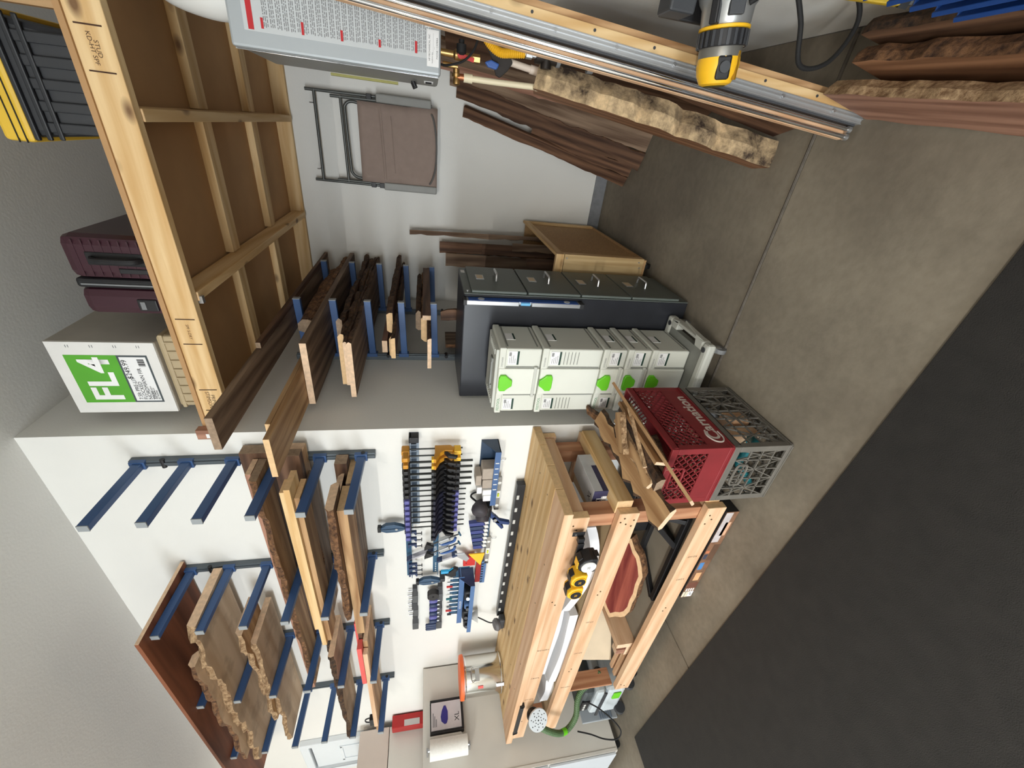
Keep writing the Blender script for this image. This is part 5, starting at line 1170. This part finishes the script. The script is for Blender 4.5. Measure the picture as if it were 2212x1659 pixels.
for k in range(8):
    for rr_ in (.022, .038, .053):
        an = math.pi/4*k+(.2 if rr_ == .038 else 0); q = sc+nd*.0202+(a_*math.cos(an)+b_*math.sin(an))*rr_
        shape().cyl(q, q+nd*.0006, .0036, n=8).obj('pad_hole', [ink], sn)
shape().cyl(sc+nd*.0202, sc+nd*.021, .005, n=10).obj('pad_hole', [ink], sn)
shape().lathe(sc+nd*.008, -nd, [(.055,0),(.048,.02),(.042,.05),(.045,.075),(.035,.095),(0,.1)], n=24).obj('motor_housing', [black_pl], sn, smooth=True)
shape().cyl(sc-nd*.02+Vector((-.02,-.02,-.03)), Vector(hp[0]), .016, n=12).obj('dust_port', [black_pl], sn, smooth=True)
(shape().tube([(-2.12, -.59, .345), (-2.12, -.64, .27), (-2.20, -.70, .16), (-2.27, -.75, .10), (-2.345, -.77, .12), (-2.33, -.76, .22), (-2.24, -.745, .34), (-2.17, -.735, .45)], .0052, n=8, sub=8).obj('power_cord', [black_rub], de, smooth=True))
rg = thing('ribbed_panel', 'small ribbed silver panel standing beside the dust extractor', 'panel', (-2.45, -.5, 0))
shape().box(-2.51, -2.49, -.60, -.36, .005, .30).obj('plate', [P('panel_silver', (196, 204, 212), .35, metal=.5)], rg, bevel=.003)
for q in range(6): shape().box(-2.49, -2.482, -.595, -.365, .05+.018*q, .06+.018*q).obj('rib', [P('panel_slate', (110, 122, 138), .5)], rg, bevel=.002)
bx('brown_carton', 'brown cardboard carton on the floor behind the dust extractor', -2.50, -2.38, -.34, -.05, .0, .34, [P('carton_brown', (112, 88, 66), .85), MATS['carton_brown']], 'z', None, 'box')

# ------------------------------------------------------------------ steel cabinets at the far end
cbm = P('cabinet_beige', (214, 210, 202), .42, var=.02); cbw = P('cabinet_cool', (206, 212, 218), .4, var=.02)
sc_ = thing('steel_cabinet', 'pale grey rolling steel cabinet past the end of the bench', 'cabinet', (-3.0, -.38, 0))
CXs = -2.585
shape().box(-3.46, CXs, -.775, -.01, .05, 1.525).obj('body', [cbm], sc_, bevel=.006)
shape().box(-3.455, CXs-.005, -.795, -.777, .07, .60).obj('drawer', [cbw], sc_, bevel=.004)
shape().box(-3.455, CXs-.005, -.795, -.777, .615, 1.515).obj('door', [cbw], sc_, bevel=.004)
shape().box(-2.70, -2.65, -.81, -.795, 1.0, 1.2).obj('door_handle', [silver], sc_, bevel=.004)
shape().box(CXs, CXs+.002, -.77, -.02, 1.49, 1.50).box(CXs, CXs+.004, -.775, -.755, .06, 1.52).obj('side_flange', [cbm], sc_)
for x, y in ((-2.64, -.72), (-2.64, -.06), (-3.40, -.72), (-3.40, -.06)): shape().cyl((x-.014, y, .028), (x+.014, y, .028), .028, n=14).obj('caster_wheel', [black_rub], sc_, smooth=True)
g = thing('glove_dispenser', 'black wall holder with a carton of XL blue gloves on the steel cabinet side', 'dispenser', (CXs+.03, -.37, 1.24))
shape().box(CXs+.001, CXs+.05, -.49, -.475, 1.215, 1.47).box(CXs+.001, CXs+.05, -.285, -.27, 1.215, 1.47).box(CXs+.001, CXs+.05, -.475, -.285, 1.215, 1.23).box(CXs+.001, CXs+.004, -.475, -.285, 1.23, 1.47).obj('holder', [black_pl], g, bevel=.002)
shape().box(CXs+.006, CXs+.055, -.470, -.290, 1.232, 1.462).obj('glove_carton', [P('carton_lilac', (206, 200, 204), .7, var=.06, scale=12)], g, bevel=.002)
pts = [(-.44, 1.36), (-.42, 1.385), (-.39, 1.39), (-.35, 1.38), (-.32, 1.365), (-.32, 1.35), (-.36, 1.335), (-.41, 1.335), (-.435, 1.345)]
shape().prism(pts, 'yz', CXs+.0555, CXs+.0575).obj('glove_picture', [P('glove_blue', (50, 44, 130), .6)], g)
text('XL', .05, ink, g, (CXs+.0555, -.40, 1.265), (0,1,0), (0,0,1))
for q in range(3): shape().box(CXs+.0555, CXs+.0562, -.45, -.40+.02*q, 1.42+.012*q, 1.426+.012*q).obj('print_line', [ink_gray], g)
pt = thing('paper_towel', 'white paper towel roll on a holder on the steel cabinet side', 'paper towel', (CXs+.08, -.58, 1.2))
shape().cyl((CXs+.075, -.59, 1.20), (CXs+.075, -.59, 1.475), .062, n=28).obj('roll', [P('towel_white', (236, 234, 228), .9, var=.04, scale=60, bump=.4, bscale=160)], pt, smooth=True)
m = shape(); m.add([(CXs+.03,-.53,1.21),(CXs+.05,-.50,1.24),(CXs+.05,-.50,1.47),(CXs+.03,-.53,1.475)], [(0,1,2,3)]); o = m.obj('loose_sheet', [MATS['towel_white']], pt); o.modifiers.new('t', 'SOLIDIFY').thickness = .001
shape().cyl((CXs+.075, -.59, 1.185), (CXs+.075, -.59, 1.495), .01, n=10).box(CXs+.001, CXs+.09, -.605, -.575, 1.488, 1.498).box(CXs+.001, CXs+.09, -.605, -.575, 1.178, 1.188).obj('holder', [silver], pt)
bcab = thing('beige_cabinet', 'tall beige steel cabinet standing beside the white door', 'cabinet', (-3.85, -.25, 0))
shape().box(-4.3, -3.52, -.60, -.055, 0, 1.835).obj('lower_unit', [cbm], bcab, bevel=.004)
shape().box(-4.3, -3.515, -.60, -.055, 1.84, 2.10).obj('upper_unit', [P('cabinet_blush', (206, 192, 182), .45, var=.02)], bcab, bevel=.004)
rx = thing('red_case', 'red metal case with a pale label on top of the steel cabinet', 'case', (-3.45, -.06, 1.525))
shape().box(-3.50, -3.40, -.115, -.012, 1.526, 1.81).obj('body', [red_paint], rx, bevel=.006)
shape().box(-3.40, -3.398, -.108, -.06, 1.56, 1.70).obj('label', [P('label_gray2', (190, 186, 184), .6)], rx)
rb_.location.y += .028
# ------------------------------------------------------------------ tools hung on the white wall
ck = thing('clamp_rack', 'slotted steel clamp rack high on the white wall by the corner', 'rack', (-.375, -.03, 1.55))
shape().box(-.745, -.025, -.004, 0, 1.535, 1.585).box(-.745, -.025, -.05, -.004, 1.575, 1.580).obj('back_plate', [P('rack_galv', (150, 162, 176), .35, metal=.6)], ck)
shape().box(-.06, -.025, -.052, 0, 1.535, 1.586).obj('end_bracket', [black_pl], ck, bevel=.003)
xs = [-.089, -.136, -.180, -.223, -.267, -.311, -.356, -.398, -.440, -.482, -.526, -.570, -.616, -.661, -.704]
for x in xs: shape().box(x+.016, x+.02, -.05, -.004, 1.548, 1.576).obj('divider', [MATS['rack_galv']], ck)
amber = P('clamp_amber', (206, 142, 34), .45)
def make_clamp(lab, x, kind):
    c = thing('bar_clamp', lab, 'clamp', (x, -.07, 1.25), 'bar clamps in a row on the clamp rack')
    zt = 1.60; zb = {'y': 1.305, 'k': 1.245, 'b': 1.272}[kind]; bw = {'y': .005, 'k': .009, 'b': .0045}[kind]
    body = {'y': amber, 'k': black_pl, 'b': P('clamp_ink_blue', (30, 32, 52), .5)}[kind]
    shape().box(x-.003, x+.003, -.062-bw/2*2, -.062, zb, zt).box(x-bw/2, x+bw/2, -.066, -.060, zb, zt).obj('bar', [P('bar_steel', (62, 64, 62), .4, metal=.5)], c)
    hd = shape().box(x-.016, x+.016, -.10, -.048, 1.582, 1.622).obj('fixed_jaw', [body], c, bevel=.006)
    shape().box(x-.013, x+.013, -.150, -.098, 1.586, 1.614).obj('jaw_tip', [{'y': amber, 'k': black_pl, 'b': violet}[kind]], hd, bevel=.005)
    shape().box(x-.012, x+.012, -.104, -.100, 1.592, 1.612).obj('jaw_mark', [{'y': yellow, 'k': mid_gray, 'b': violet}[kind]], hd, bevel=.001)
    tb_ = shape().prism([(-.052, 1.452), (-.11, 1.452), (-.16, 1.462), (-.165, 1.448), (-.115, 1.425), (-.095, 1.40), (-.10, 1.36), (-.075, 1.345), (-.052, 1.37)], 'yz', x-.013, x+.013).obj('trigger_head', [body], c, bevel=.003)
    shape().prism([(-.10, 1.405), (-.135, 1.385), (-.145, 1.345), (-.130, 1.335), (-.118, 1.37), (-.098, 1.388)], 'yz', x-.008, x+.008).obj('trigger', [black_pl], tb_, bevel=.002)
    shape().box(x-.011, x+.011, -.162, -.135, 1.458, 1.470).obj('pad', [{'y': yellow, 'k': dark_gray, 'b': black_pl}[kind]], tb_, bevel=.002)
    shape().box(x-.012, x+.012, -.105, -.055, 1.315, 1.352).obj('grip_end', [{'y': yellow, 'k': black_pl, 'b': violet}[kind]], tb_, bevel=.003)
    return c
ordn = ['first', 'second', 'third', 'fourth', 'fifth', 'sixth', 'seventh', 'eighth']
for i, x in enumerate(xs):
    if i < 2: make_clamp(('outermost' if i == 0 else 'inner')+' amber bar clamp at the corner end of the clamp rack', x, 'y')
    elif i < 7: make_clamp('all-black heavy bar clamp, %s of five counted from the amber clamps' % ordn[i-2], x, 'k')
    else: make_clamp('navy bar clamp with violet grip, %s of eight counted from the black clamps' % ordn[i-7], x, 'b')
# spring clamps
def spring_clamp(lab, x, z):
    s = thing('spring_clamp', lab, 'clamp', (x, -.06, z), 'blue spring clamps')
    steel = P('clamp_slate_blue', (52, 80, 108), .4)
    shape().prism([(x+.012, z+.06), (x+.035, z+.03), (x+.037, z-.02), (x+.02, z-.06), (x+.004, z-.085), (x-.004, z-.085), (x+.004, z-.02), (x+.002, z+.06)], 'xz', -.07, -.045).obj('jaw', [steel], s, bevel=.003)
    shape().prism([(x-.012, z+.065), (x-.03, z+.03), (x-.030, z-.03), (x-.018, z-.07), (x-.006, z-.085), (x-.002, z-.02), (x-.002, z+.065)], 'xz', -.07, -.045).obj('jaw', [steel], s, bevel=.003)
    shape().box(x-.02, x+.02, -.072, -.043, z+.058, z+.078).obj('jaw_pad', [black_pl], s, bevel=.003)
    shape().cyl((x, -.075, z-.03), (x, -.04, z-.03), .008, n=10).obj('pivot', [silver], s)
    shape().box(x-.016, x+.016, -.07, -.0, z-.115, z-.08).obj('grip', [dark_gray], s, bevel=.006)
spring_clamp('blue spring clamp rising above the end of the clamp rack', -.70, 1.70)
spring_clamp('blue spring clamp rising beside the round black reel', -1.262, 1.487)
# two blue strips with small clamps
def strip(lab, z, x0, x1, items):
    s = thing('tool_strip', lab, 'rack', ((x0+x1)/2, -.02, z), 'blue tool strips')
    shape().box(x0, x1, -.006, 0, z-.016, z+.018).box(x0, x1, -.03, -.006, z-.016, z-.012).obj('rail', [P('strip_blue', (46, 88, 118), .45)], s, bevel=.001)
    for k in range(5): shape().cyl((x0+.02+.02*k, -.0065, z), (x0+.02+.02*k, -.0075, z), .005, n=8).obj('hole', [white_pl], s)
    return s
strip('upper blue tool strip carrying small screw clamps', 1.605, -1.26, -.745, None)
s = strip('lower blue lettered tool strip under the small clamps', 1.435, -1.25, -.755, None)
text('ROCKLER', .022, ink_white, s, (-1.02, -.0062, 1.437), (1,0,0), (0,0,1), 'brand')
def mini(lab, x, z, mat, k):
    c = thing('mini_clamp', lab, 'clamp', (x, -.04, z-.06), 'small screw clamps on the blue strips')
    shape().prism([(x-.016, z+.01), (x+.016, z+.01), (x+.016, z-.045), (x-.016, z-.045), (x-.016, z-.035), (x+.004, z-.035), (x+.004, z-.002), (x-.016, z-.002)], 'xz', -.05, -.032).obj('frame', [mat], c, bevel=.003)
    shape().cyl((x-.010, -.041, z-.03), (x-.010, -.041, z-.075), .0035, n=8).obj('screw', [dark_gray], c)
    shape().cyl((x-.022, -.041, z-.075), (x+.004, -.041, z-.075), .003, n=8).obj('tommy_bar', [black_pl], c)
for i, x in enumerate((-.78, -.84, -.90, -1.10, -1.15, -1.20)):
    mini('small navy screw clamp on the upper blue strip, %s counted from the bar clamps' % ordn[i], x, 1.60, navy_pl, i)
def slide_clamp(lab, x0, z0, x1, z1, mat):
    c = thing('slide_clamp', lab, 'clamp', ((x0+x1)/2, -.05, min(z0, z1)), 'flat aluminium clamps')
    shape().beam((x0, -.045, z0), (x1, -.045, z1), .014, .034, up=(0,1,0)).obj('channel', [P('channel_alu', (184, 182, 190), .35, metal=.5)], c, bevel=.002)
    d_v = (Vector((x1,0,z1))-Vector((x0,0,z0))).normalized(); e_ = Vector((x1, -.045, z1))
    shape().beam(e_-d_v*.012, e_+d_v*.022, .018, .038, up=(0,1,0)).obj('slider', [mat], c, bevel=.003)
    e0 = Vector((x0, -.045, z0)); shape().beam(e0-d_v*.02, e0+d_v*.02, .016, .034, up=(0,1,0)).obj('fixed_block', [mat], c, bevel=.003)
slide_clamp('flat aluminium clamp with blue ends hanging from the upper strip', -1.02, 1.60, -.955, 1.475, navy_pl)
slide_clamp('flat silver clamp with a blue block under the lower strip', -1.06, 1.41, -1.02, 1.32, navy_pl)
tag(shape().prism([(-1.0, 1.315), (-1.03, 1.30), (-1.09, 1.235), (-1.06, 1.215), (-1.0, 1.25)], 'xz', -.06, -.05).obj('bench_square', [P('square_silver', (178, 180, 184), .35, metal=.5)], loc=(-1.04, -.055, 1.21), bevel=.002), 'silver square plate hanging below the flat clamp', 'square')
def corner_clamp(lab, x, z):
    c = thing('pipe_clamp', lab, 'clamp', (x, -.08, z-.1), 'blue screw clamps with black feet')
    a = Vector((x-.055, -.09, z+.085)); b_ = Vector((x+.04, -.09, z-.115))
    shape().cyl(a, b_, .0045, n=8).obj('screw', [dark_gray], c)
    dd = (b_-a).normalized(); pp = Vector((dd.z, 0, -dd.x))
    shape().prism([(a.x-.028, a.z+.015), (a.x+.03, a.z-.002), (a.x+.004, a.z-.045), (a.x-.004, a.z-.042)], 'xz', -.102, -.078).obj('foot', [black_pl], c, bevel=.003)
    shape().cyl(b_-Vector((.016,0,.006)), b_+Vector((.016,0,.006)), .006, n=10).obj('handle', [MATS['strip_blue']], c)
    q = a+dd*.12
    shape().beam(q-dd*.035, q+dd*.035, .03, .03, up=(0,1,0)).obj('body', [silver], c, bevel=.004)
    shape().tube([q+pp*.018-dd*.04, q+pp*.04-dd*.02, q+pp*.045+dd*.04, q+pp*.02+dd*.065], .009, n=8).obj('frame', [P('frame_blue', (44, 86, 150), .4)], c, smooth=True)
corner_clamp('blue screw clamp with a black cone foot, next to the bar clamps', -.80, 1.41)
corner_clamp('blue screw clamp with a black cone foot, farther from the bar clamps', -.885, 1.41)
tag(shape().cyl((-1.19, -.05, 1.40), (-1.19, -.05, 1.35), .014, n=12).beam((-1.20, -.05, 1.37), (-1.16, -.05, 1.31), .012, .01, up=(0,1,0)).obj('glue_nozzle', [cyan], loc=(-1.18,-.05,1.35), smooth=False), 'bright cyan nozzle tool under the lower strip', 'tool')
tag(shape().prism([(-1.215, 1.375), (-1.15, 1.31), (-1.165, 1.285), (-1.19, 1.30), (-1.235, 1.30), (-1.24, 1.33)], 'xz', -.065, -.04).obj('black_gauge', [black_pl], loc=(-1.19,-.05,1.3), bevel=.003), 'small black gauge beside the cyan nozzle', 'gauge')
# magnetic holders
def holder_row(lab, z, xs_, n):
    h = thing('bit_holder_row', lab, 'holder', (sum(xs_)/2, -.02, z), 'grey holder rows')
    w = (xs_[1]-xs_[0])/n
    for k in range(n):
        shape().box(xs_[0]+w*k+.002, xs_[0]+w*(k+1)-.002, -.036, 0, z-.020+.003*(k % 2), z+.024-.004*(k % 3)).obj('holder_block', [dark_gray if k % 2 else P('holder_gray', (84, 86, 88), .5)], h, bevel=.003)
    return h
h = holder_row('upper row of dark grey bit holders below the far rack', 1.575, (-1.90, -1.375), 6)
for k in range(9):
    x = -1.42-.05*k if k < 6 else -1.42-.05*k
    if x < -1.75: break
    shape().cyl((x, -.02, 1.595), (x, -.02, 1.62+.006*(k % 2)), .006, n=8).obj('bit', [silver], h)
h = holder_row('lower row of dark grey holders with blue driver handles', 1.402, (-1.93, -1.38), 6)
rl = thing('round_reel', 'round black reel at the near end of the lower holder row', 'reel', (-1.435, -.06, 1.43))
shape().cyl((-1.435, -.075, 1.45), (-1.435, -.035, 1.45), .04, n=24).obj('disc', [P('reel_black', (50, 48, 48), .6)], rl, smooth=True)
shape().cyl((-1.435, -.078, 1.45), (-1.435, -.075, 1.45), .008, n=12).obj('hub', [black_pl], rl)
for k in range(6):
    x = -1.51-.052*k; s_ = thing('driver_handle', 'violet blue driver handle above the lower holder row, %s from the reel' % ordn[k], 'driver', (x, -.05, 1.42), 'blue driver handles')
    shape().lathe((x, -.055, 1.42), (0,0,1), [(0,0),(.012,0),(.018,.012),(.018,.045),(.014,.055),(0,.057)], n=12).obj('grip', [navy_pl if k % 2 else violet], s_, smooth=True)
    shape().cyl((x, -.055, 1.42), (x, -.055, 1.405), .006, n=8).obj('collar', [silver], s_)
for k in range(3):
    x = -1.83-.028*k
    tag(shape().lathe((x, -.05, 1.425), (0,0,1), [(0,0),(.011,0),(.012,.05),(.010,.075),(0,.08)], n=12).obj('socket_tube', [navy_pl], loc=(x,-.05,1.42), smooth=True), 'tall navy tube at the far end of the holder row, %s from the drivers' % ordn[k], 'tube', 'navy tubes')
# blue tool tray
tr = thing('tool_tray', 'blue lettered steel tray full of drivers and black tools', 'tray', (-1.5, -.08, 1.17))
tb2 = P('tray_blue', (78, 112, 160), .4)
shape().box(-1.80, -1.23, -.006, 0, 1.20, 1.33).obj('back_plate', [MATS['strip_blue']], tr, bevel=.001)
shape().box(-1.80, -1.23, -.075, -.006, 1.262, 1.268).box(-1.80, -1.23, -.079, -.075, 1.24, 1.276).obj('upper_shelf', [tb2], tr)
shape().box(-1.82, -1.24, -.14, -.006, 1.176, 1.182).box(-1.82, -1.24, -.144, -.14, 1.176, 1.205).obj('lower_shelf', [tb2], tr)
shape().prism([(-.006, 1.28), (-.075, 1.28), (-.144, 1.205), (-.144, 1.176), (-.006, 1.176)], 'yz', -1.242, -1.238).obj('end_plate', [navy_pl], tr)
text('ROCKLER', .022, ink_white, tr, (-1.56, -.0795, 1.258), (1,0,0), (0,0,1), 'brand')
for k in range(10):
    x = -1.29-.05*k; s_ = thing('small_driver', '%s small driver counted from the near end of the blue tray' % (ordn+['ninth','tenth'])[k], 'driver', (x, -.04, 1.27), 'drivers in the blue tray')
    col = (white_pl, silver, red_pl, silver, white_pl, teal, silver, mid_gray, red_pl, dark_gray)[k]
    shape().cyl((x, -.04, 1.269), (x-.006, -.035, 1.33+.006*(k % 3)), .005, n=8).obj('shaft', [silver], s_)
    shape().cyl((x-.005, -.035, 1.315), (x-.008, -.033, 1.345+.006*(k % 3)), .008, n=8).obj('grip', [col], s_, smooth=True)
for i, (x, w_, h_, lab) in enumerate(((-1.40, .10, .055, 'black drill body at the near end of the tray'), (-1.53, .06, .05, 'small blue-cased tool in the middle of the tray'), (-1.64, .10, .06, 'black power tool in the far half of the tray'), (-1.76, .09, .045, 'black battery at the far end of the tray'))):
    s_ = thing('tray_tool', lab, 'tool', (x, -.07, 1.183), 'tools lying in the blue tray')
    mm = tb2 if i == 1 else black_pl
    shape().box(x-w_/2, x+w_/2, -.12, -.03, 1.183, 1.183+h_).obj('body', [mm], s_, bevel=.012)
    shape().cyl((x, -.12, 1.183+h_*.55), (x+.01, -.142, 1.183+h_*.6), .012, n=12).obj('nose', [silver if i == 0 else dark_gray], s_, smooth=True)
# blue box shelf with blocks
bs_ = thing('wall_pocket', 'blue steel wall pocket with slots near the corner', 'shelf', (-.2, -.06, 1.1))
shape().prism([(-.006, 1.195), (-.006, 1.10), (-.11, 1.10), (-.11, 1.125), (-.012, 1.195)], 'yz', -.095, -.09).obj('end_plate', [P('pocket_navy', (44, 62, 84), .4)], bs_)
shape().box(-.50, -.09, -.006, 0, 1.10, 1.195).obj('back_plate', [MATS['pocket_navy']], bs_)
shape().box(-.50, -.09, -.11, -.006, 1.10, 1.105).box(-.50, -.09, -.114, -.11, 1.10, 1.132).obj('shelf_lip', [P('pocket_blue', (70, 100, 146), .4)], bs_)
for k in range(6): shape().box(-.17-.04*k, -.164-.04*k, -.1155, -.114, 1.106, 1.126).obj('slot', [white_pl], bs_)
blk = P('sanding_grey', (168, 156, 144), .9, var=.06, scale=40)
for i, (x0, x1, z0, z1, lab) in enumerate(((-.30, -.22, 1.106, 1.19, 'grey-brown sanding block, nearest the corner in the blue pocket'), (-.37, -.305, 1.106, 1.185, 'grey-brown sanding block, middle of the blue pocket'), (-.345, -.27, 1.192, 1.225, 'small sanding block lying on top of the others'))):
    tag(shape().box(x0, x1, -.10, -.02, z0, z1).obj('sanding_block', [blk], loc=((x0+x1)/2, -.06, z0), bevel=.004), lab, 'block', 'blocks in the blue pocket')
for i, (x0, x1, z0, z1, lab) in enumerate(((-.415, -.375, 1.106, 1.18, 'bright white card in the blue pocket, nearest the sanding blocks'), (-.465, -.42, 1.106, 1.175, 'bright white card in the blue pocket, farther from the corner'), (-.40, -.35, 1.187, 1.215, 'small white card lying on top of the pocket'))):
    tag(shape().box(x0, x1, -.11, -.04, z0, z1).obj('white_block', [paper], loc=((x0+x1)/2, -.07, z0), bevel=.003), lab, 'card', 'white cards in the blue pocket')
# torpedo levels
def torpedo(lab, x0, x1, z):
    t_ = thing('torpedo_level', lab, 'level', ((x0+x1)/2, -.04, z), 'grey torpedo levels on the wall')
    gm = P('level_gray', (150, 148, 144), .4, metal=.3)
    shape().box(x0, x1, -.05, -.03, z-.014, z+.014).obj('body', [gm], t_, bevel=.005)
    xm = (x0+x1)/2
    shape().box(xm-.03, xm+.03, -.054, -.05, z-.012, z+.012).obj('window', [white_pl], t_, bevel=.004)
    shape().cyl((xm-.012, -.056, z), (xm+.012, -.056, z), .006, n=10).obj('vial', [P('vial_lime', (206, 220, 60), .25)], t_, smooth=True)
    for xx in (x0+.04, x1-.04): shape().cyl((xx, -.053, z), (xx, -.05, z), .011, n=16).obj('end_vial', [white_pl], t_, smooth=True)
    shape().box(x0, x0+.012, -.052, -.028, z-.015, z+.015).obj('end_cap', [dark_gray], t_, bevel=.002)
torpedo('grey torpedo level hanging under the blue pocket', -.61, -.34, 1.075)
torpedo('grey torpedo level hanging under the blue putty knives', -1.14, -.87, 1.098)
# respirator
rp_ = thing('respirator', 'black respirator mask with round filters on the white wall', 'mask', (-.57, -.1, 1.1))
shape().lathe((-.53, -.12, 1.19), (-.3, -1, .25), [(0,-.06),(.03,-.055),(.048,-.02),(.05,.0),(.04,.02),(.03,.026),(0,.028)], n=20).obj('filter', [P('mask_charcoal', (58, 54, 60), .6)], rp_, smooth=True)
shape().lathe((-.62, -.10, 1.165), (-.7, -1, .1), [(0,-.05),(.028,-.045),(.042,-.02),(.042,.0),(.034,.02),(0,.024)], n=20).obj('filter', [MATS['mask_charcoal']], rp_, smooth=True)
shape().xbox((-.57, -.07, 1.155), (1,0,0), (0,1,0), (0,0,1), .05, .045, .045).obj('face_piece', [black_pl], rp_, bevel=.025)
shape().tube([(-.53, -.05, 1.20), (-.50, -.03, 1.235), (-.48, -.02, 1.20), (-.50, -.03, 1.14)], .006, n=6).obj('strap', [black_rub], rp_, smooth=True)
hd_ = thing('spring_clamp', 'large dark blue spring clamp below the respirator', 'clamp', (-.63, -.09, 1.05), 'blue spring clamps')
shape().prism([(-.555, 1.12), (-.60, 1.085), (-.665, 1.05), (-.70, 1.03), (-.71, 1.045), (-.65, 1.085), (-.60, 1.12)], 'xz', -.12, -.095).obj('jaw', [P('clamp_dark_blue', (34, 58, 108), .4)], hd_, bevel=.003)
shape().prism([(-.60, 1.11), (-.64, 1.10), (-.665, 1.045), (-.675, 1.0), (-.655, .995), (-.63, 1.06), (-.59, 1.09)], 'xz', -.12, -.095).obj('jaw', [MATS['clamp_dark_blue']], hd_, bevel=.003)
shape().cyl((-.62, -.125, 1.09), (-.62, -.09, 1.09), .012, n=12).obj('pivot', [silver], hd_)
# fan of blue putty knives
for k in range(7):
    x = -.71-.037*k
    s_ = thing('putty_knife', 'blue-handled spreader in the fanned row, %s counted from the respirator' % ordn[k], 'spreader', (x, -.05, 1.13), 'fanned blue spreaders')
    shape().prism([(x-.014, 1.235-.006*k), (x+.014, 1.24-.006*k), (x+.018, 1.15), (x-.012, 1.135)], 'xz', -.075, -.045).obj('handle', [navy_pl if k % 2 else P('spreader_blue', (56, 66, 130), .5)], s_, bevel=.004)
    shape().prism([(x-.017, 1.137), (x+.016, 1.15), (x+.010, 1.118), (x-.012, 1.112)], 'xz', -.062, -.058).obj('blade', [white_pl], s_)
tag(shape().box(-.985, -.69, -.042, -.004, 1.10, 1.13).obj('spreader_rail', [MATS['clamp_slate_blue']], loc=(-.84,-.02,1.1), bevel=.002), 'slate blue rail behind the fanned spreaders', 'rail')
# squares
tag(shape().prism([(-1.0, 1.225), (-1.125, 1.14), (-1.0, 1.12)], 'xz', -.072, -.064).obj('speed_square', [yellow], loc=(-1.05,-.068,1.12), bevel=.001), 'yellow triangular speed square in front of the red one', 'square')
sq = thing('red_square', 'red marking square with a blue toothed edge on the wall', 'square', (-1.17, -.05, 1.1))
shape().box(-1.14, -1.05, -.058, -.035, 1.175, 1.255).obj('stock', [red_pl], sq, bevel=.002)
shape().box(-1.34, -1.10, -.055, -.04, 1.13, 1.165).obj('blade', [P('square_dark_red', (150, 24, 24), .45)], sq, bevel=.002)
shape().box(-1.36, -1.12, -.05, -.036, 1.095, 1.128).obj('toothed_edge', [tb2], sq, bevel=.001)
for k in range(8): shape().box(-1.345+.028*k, -1.337+.028*k, -.052, -.05, 1.112, 1.127).obj('tooth_slot', [ink], sq)
for k in range(3): shape().cyl((-1.07-.02*k, -.0585, 1.235), (-1.07-.02*k, -.058, 1.235), .004, n=8).obj('hole', [ink], sq)
for x, z in ((-.235, 1.06), (-.93, 1.055)):
    tag(shape().tube([(x, 0, z+.02), (x, -.012, z+.012), (x, -.014, z-.01), (x, -.004, z-.016)], .0018, n=6).obj('wire_hook', [silver], loc=(x, 0, z)), 'tiny wire hook below the '+('blue pocket' if x > -.5 else 'fanned spreaders'), 'hook', 'tiny wire hooks')
